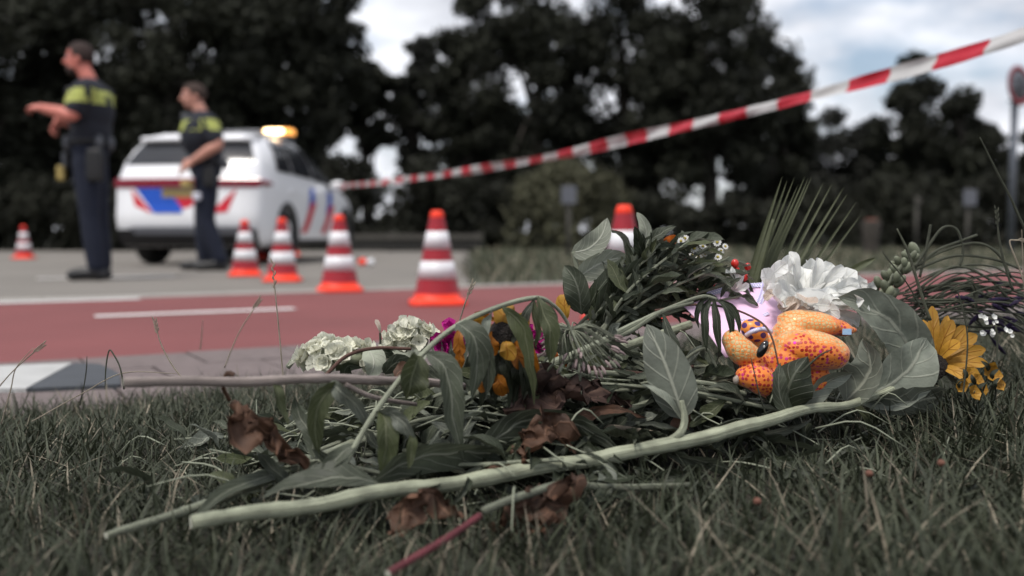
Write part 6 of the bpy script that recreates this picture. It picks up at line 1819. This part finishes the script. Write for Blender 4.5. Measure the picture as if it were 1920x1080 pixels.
for px, rp, lab, sh, mm_ in [
    ([(534, 745, 1.36), (526, 660, 1.36), (518, 570, 1.36), (511, 490, 1.36)], 2.2, 'tall straight seed stalk before the second cone', True, 'straw'),
    ([(842, 655, 1.36), (858, 612, 1.36), (872, 570, 1.36), (887, 531, 1.36)], 2.4, 'seed stalk right beside the lone cone', True, 'straw'),
    ([(345, 715, 1.48), (320, 680, 1.48), (300, 640, 1.48), (290, 600, 1.48)], 2.2, 'leaning seed stalk left of the white path line end', True, 'straw'),
    ([(420, 690, 1.75), (445, 630, 1.75), (468, 590, 1.75), (487, 562, 1.75)], 1.8, 'faint thin stalk leaning right across the white path line', True, 'straw'),
    ([(-10, 735, 1.5), (20, 700, 1.5), (52, 670, 1.5), (82, 646, 1.5)], 2.0, 'thin stalk leaning right at the left picture edge', True, 'straw'),
    ([(2, 795, 1.45), (20, 730, 1.45), (30, 690, 1.45), (62, 652, 1.45)], 1.8, 'second thin stalk at the left picture edge', False, 'straw'),
    ([(232, 730, 1.45), (225, 690, 1.45), (212, 664, 1.45), (204, 658, 1.45), (198, 690, 1.45), (196, 730, 1.45)], 2.4, 'bent over stalk above the dark ramp slab', False, 'stalk'),
    ([(150, 760, 1.5), (158, 720, 1.5), (162, 690, 1.5), (163, 668, 1.5)], 1.9, 'short upright stalk before the white ramp slab', False, 'stalk'),
    ([(60, 790, 1.45), (150, 740, 1.45), (230, 700, 1.45), (330, 700, 1.45)], 1.7, 'long flat straw arching low over the grass at left', False, 'straw'),
    ([(375, 655, 2.0), (378, 630, 2.0), (380, 600, 2.0)], 1.8, 'short faint stalk on the verge edge below the path line', False, 'straw'),
    ([(1925, 435, 1.30), (1895, 370, 1.30), (1865, 315, 1.30), (1837, 258, 1.30)], 3.6, 'long green blade slanting up at the right picture edge', False, 'stalk'),
    ([(1900, 545, 1.42), (1882, 490, 1.42), (1873, 440, 1.42), (1869, 392, 1.42)], 3.4, 'upright grass blade with pale tip near the right edge', True, 'stalk'),
    ([(1745, 600, 1.38), (1722, 530, 1.38), (1702, 470, 1.38), (1682, 428, 1.38)], 5.0, 'broad green blade standing before the bud spike', False, 'stalk'),
    ([(1735, 590, 1.40), (1700, 530, 1.40), (1660, 480, 1.40), (1652, 462, 1.4)], 2.2, 'thin blade crossing the bud spike', False, 'stalk'),
    ([(1930, 560, 1.35), (1910, 500, 1.35), (1893, 455, 1.35), (1905, 450, 1.35), (1935, 452, 1.35)], 2.6, 'hooked dry stalk at the right picture edge', True, 'straw'),
    ([(1925, 640, 1.3), (1922, 560, 1.3), (1918, 490, 1.3), (1916, 430, 1.3)], 2.0, 'thin reddish stalk at the very right edge', False, 'straw'),
    ([(1805, 760, 1.3), (1815, 640, 1.3), (1800, 560, 1.3), (1790, 540, 1.3)], 2.4, 'green stalk rising through the sunflower petals', False, 'stalk'),
    ([(1500, 700, 1.29), (1535, 668, 1.285), (1560, 655, 1.285)], 3.2, 'short green blade lying across the belly of the toy', False, 'stalk'),
    ([(1440, 790, 1.28), (1424, 740, 1.27), (1412, 690, 1.27), (1408, 672, 1.27)], 2.2, 'thin pale blade before the lower paw of the toy', False, 'stalk')]:
    stalk(px, rp, lab, sh, mm_)
# clover heads in the near grass
V, F = ellipsoid((0, 0, 0), (.0042, .0042, .0038), None, 12, 8)
V = [np.array(v) * (1 + .2 * mnoise.noise(Vector(v) * 600)) for v in V]
clm = mesh('flower_ball', V, F, simple('withered_clover', (.14, .06, .04), .8, .3, 200))
for x, y, d, lab in [(1630, 888, 1.03, 'withered clover head in the middle of the near right grass'), (1765, 868, 1.04, 'withered clover head nearest the right edge'), (1420, 940, .98, 'withered clover head below the right end of the thick stem')]:
    t = px_thing('clover_head', x, y, d, lab, 'clover', 'withered clover heads')
    inst('flower_ball', clm, Matrix.Translation(Vector(P(x, y, d))), t)
    p = P(x, y, d); V, F, uv = tube([p, p + [.002, 0, -.03], p + [0, .005, -.08]], .0012, n=8, seg=5); obj('stalk', V, F, M['stalk'], t, uv)
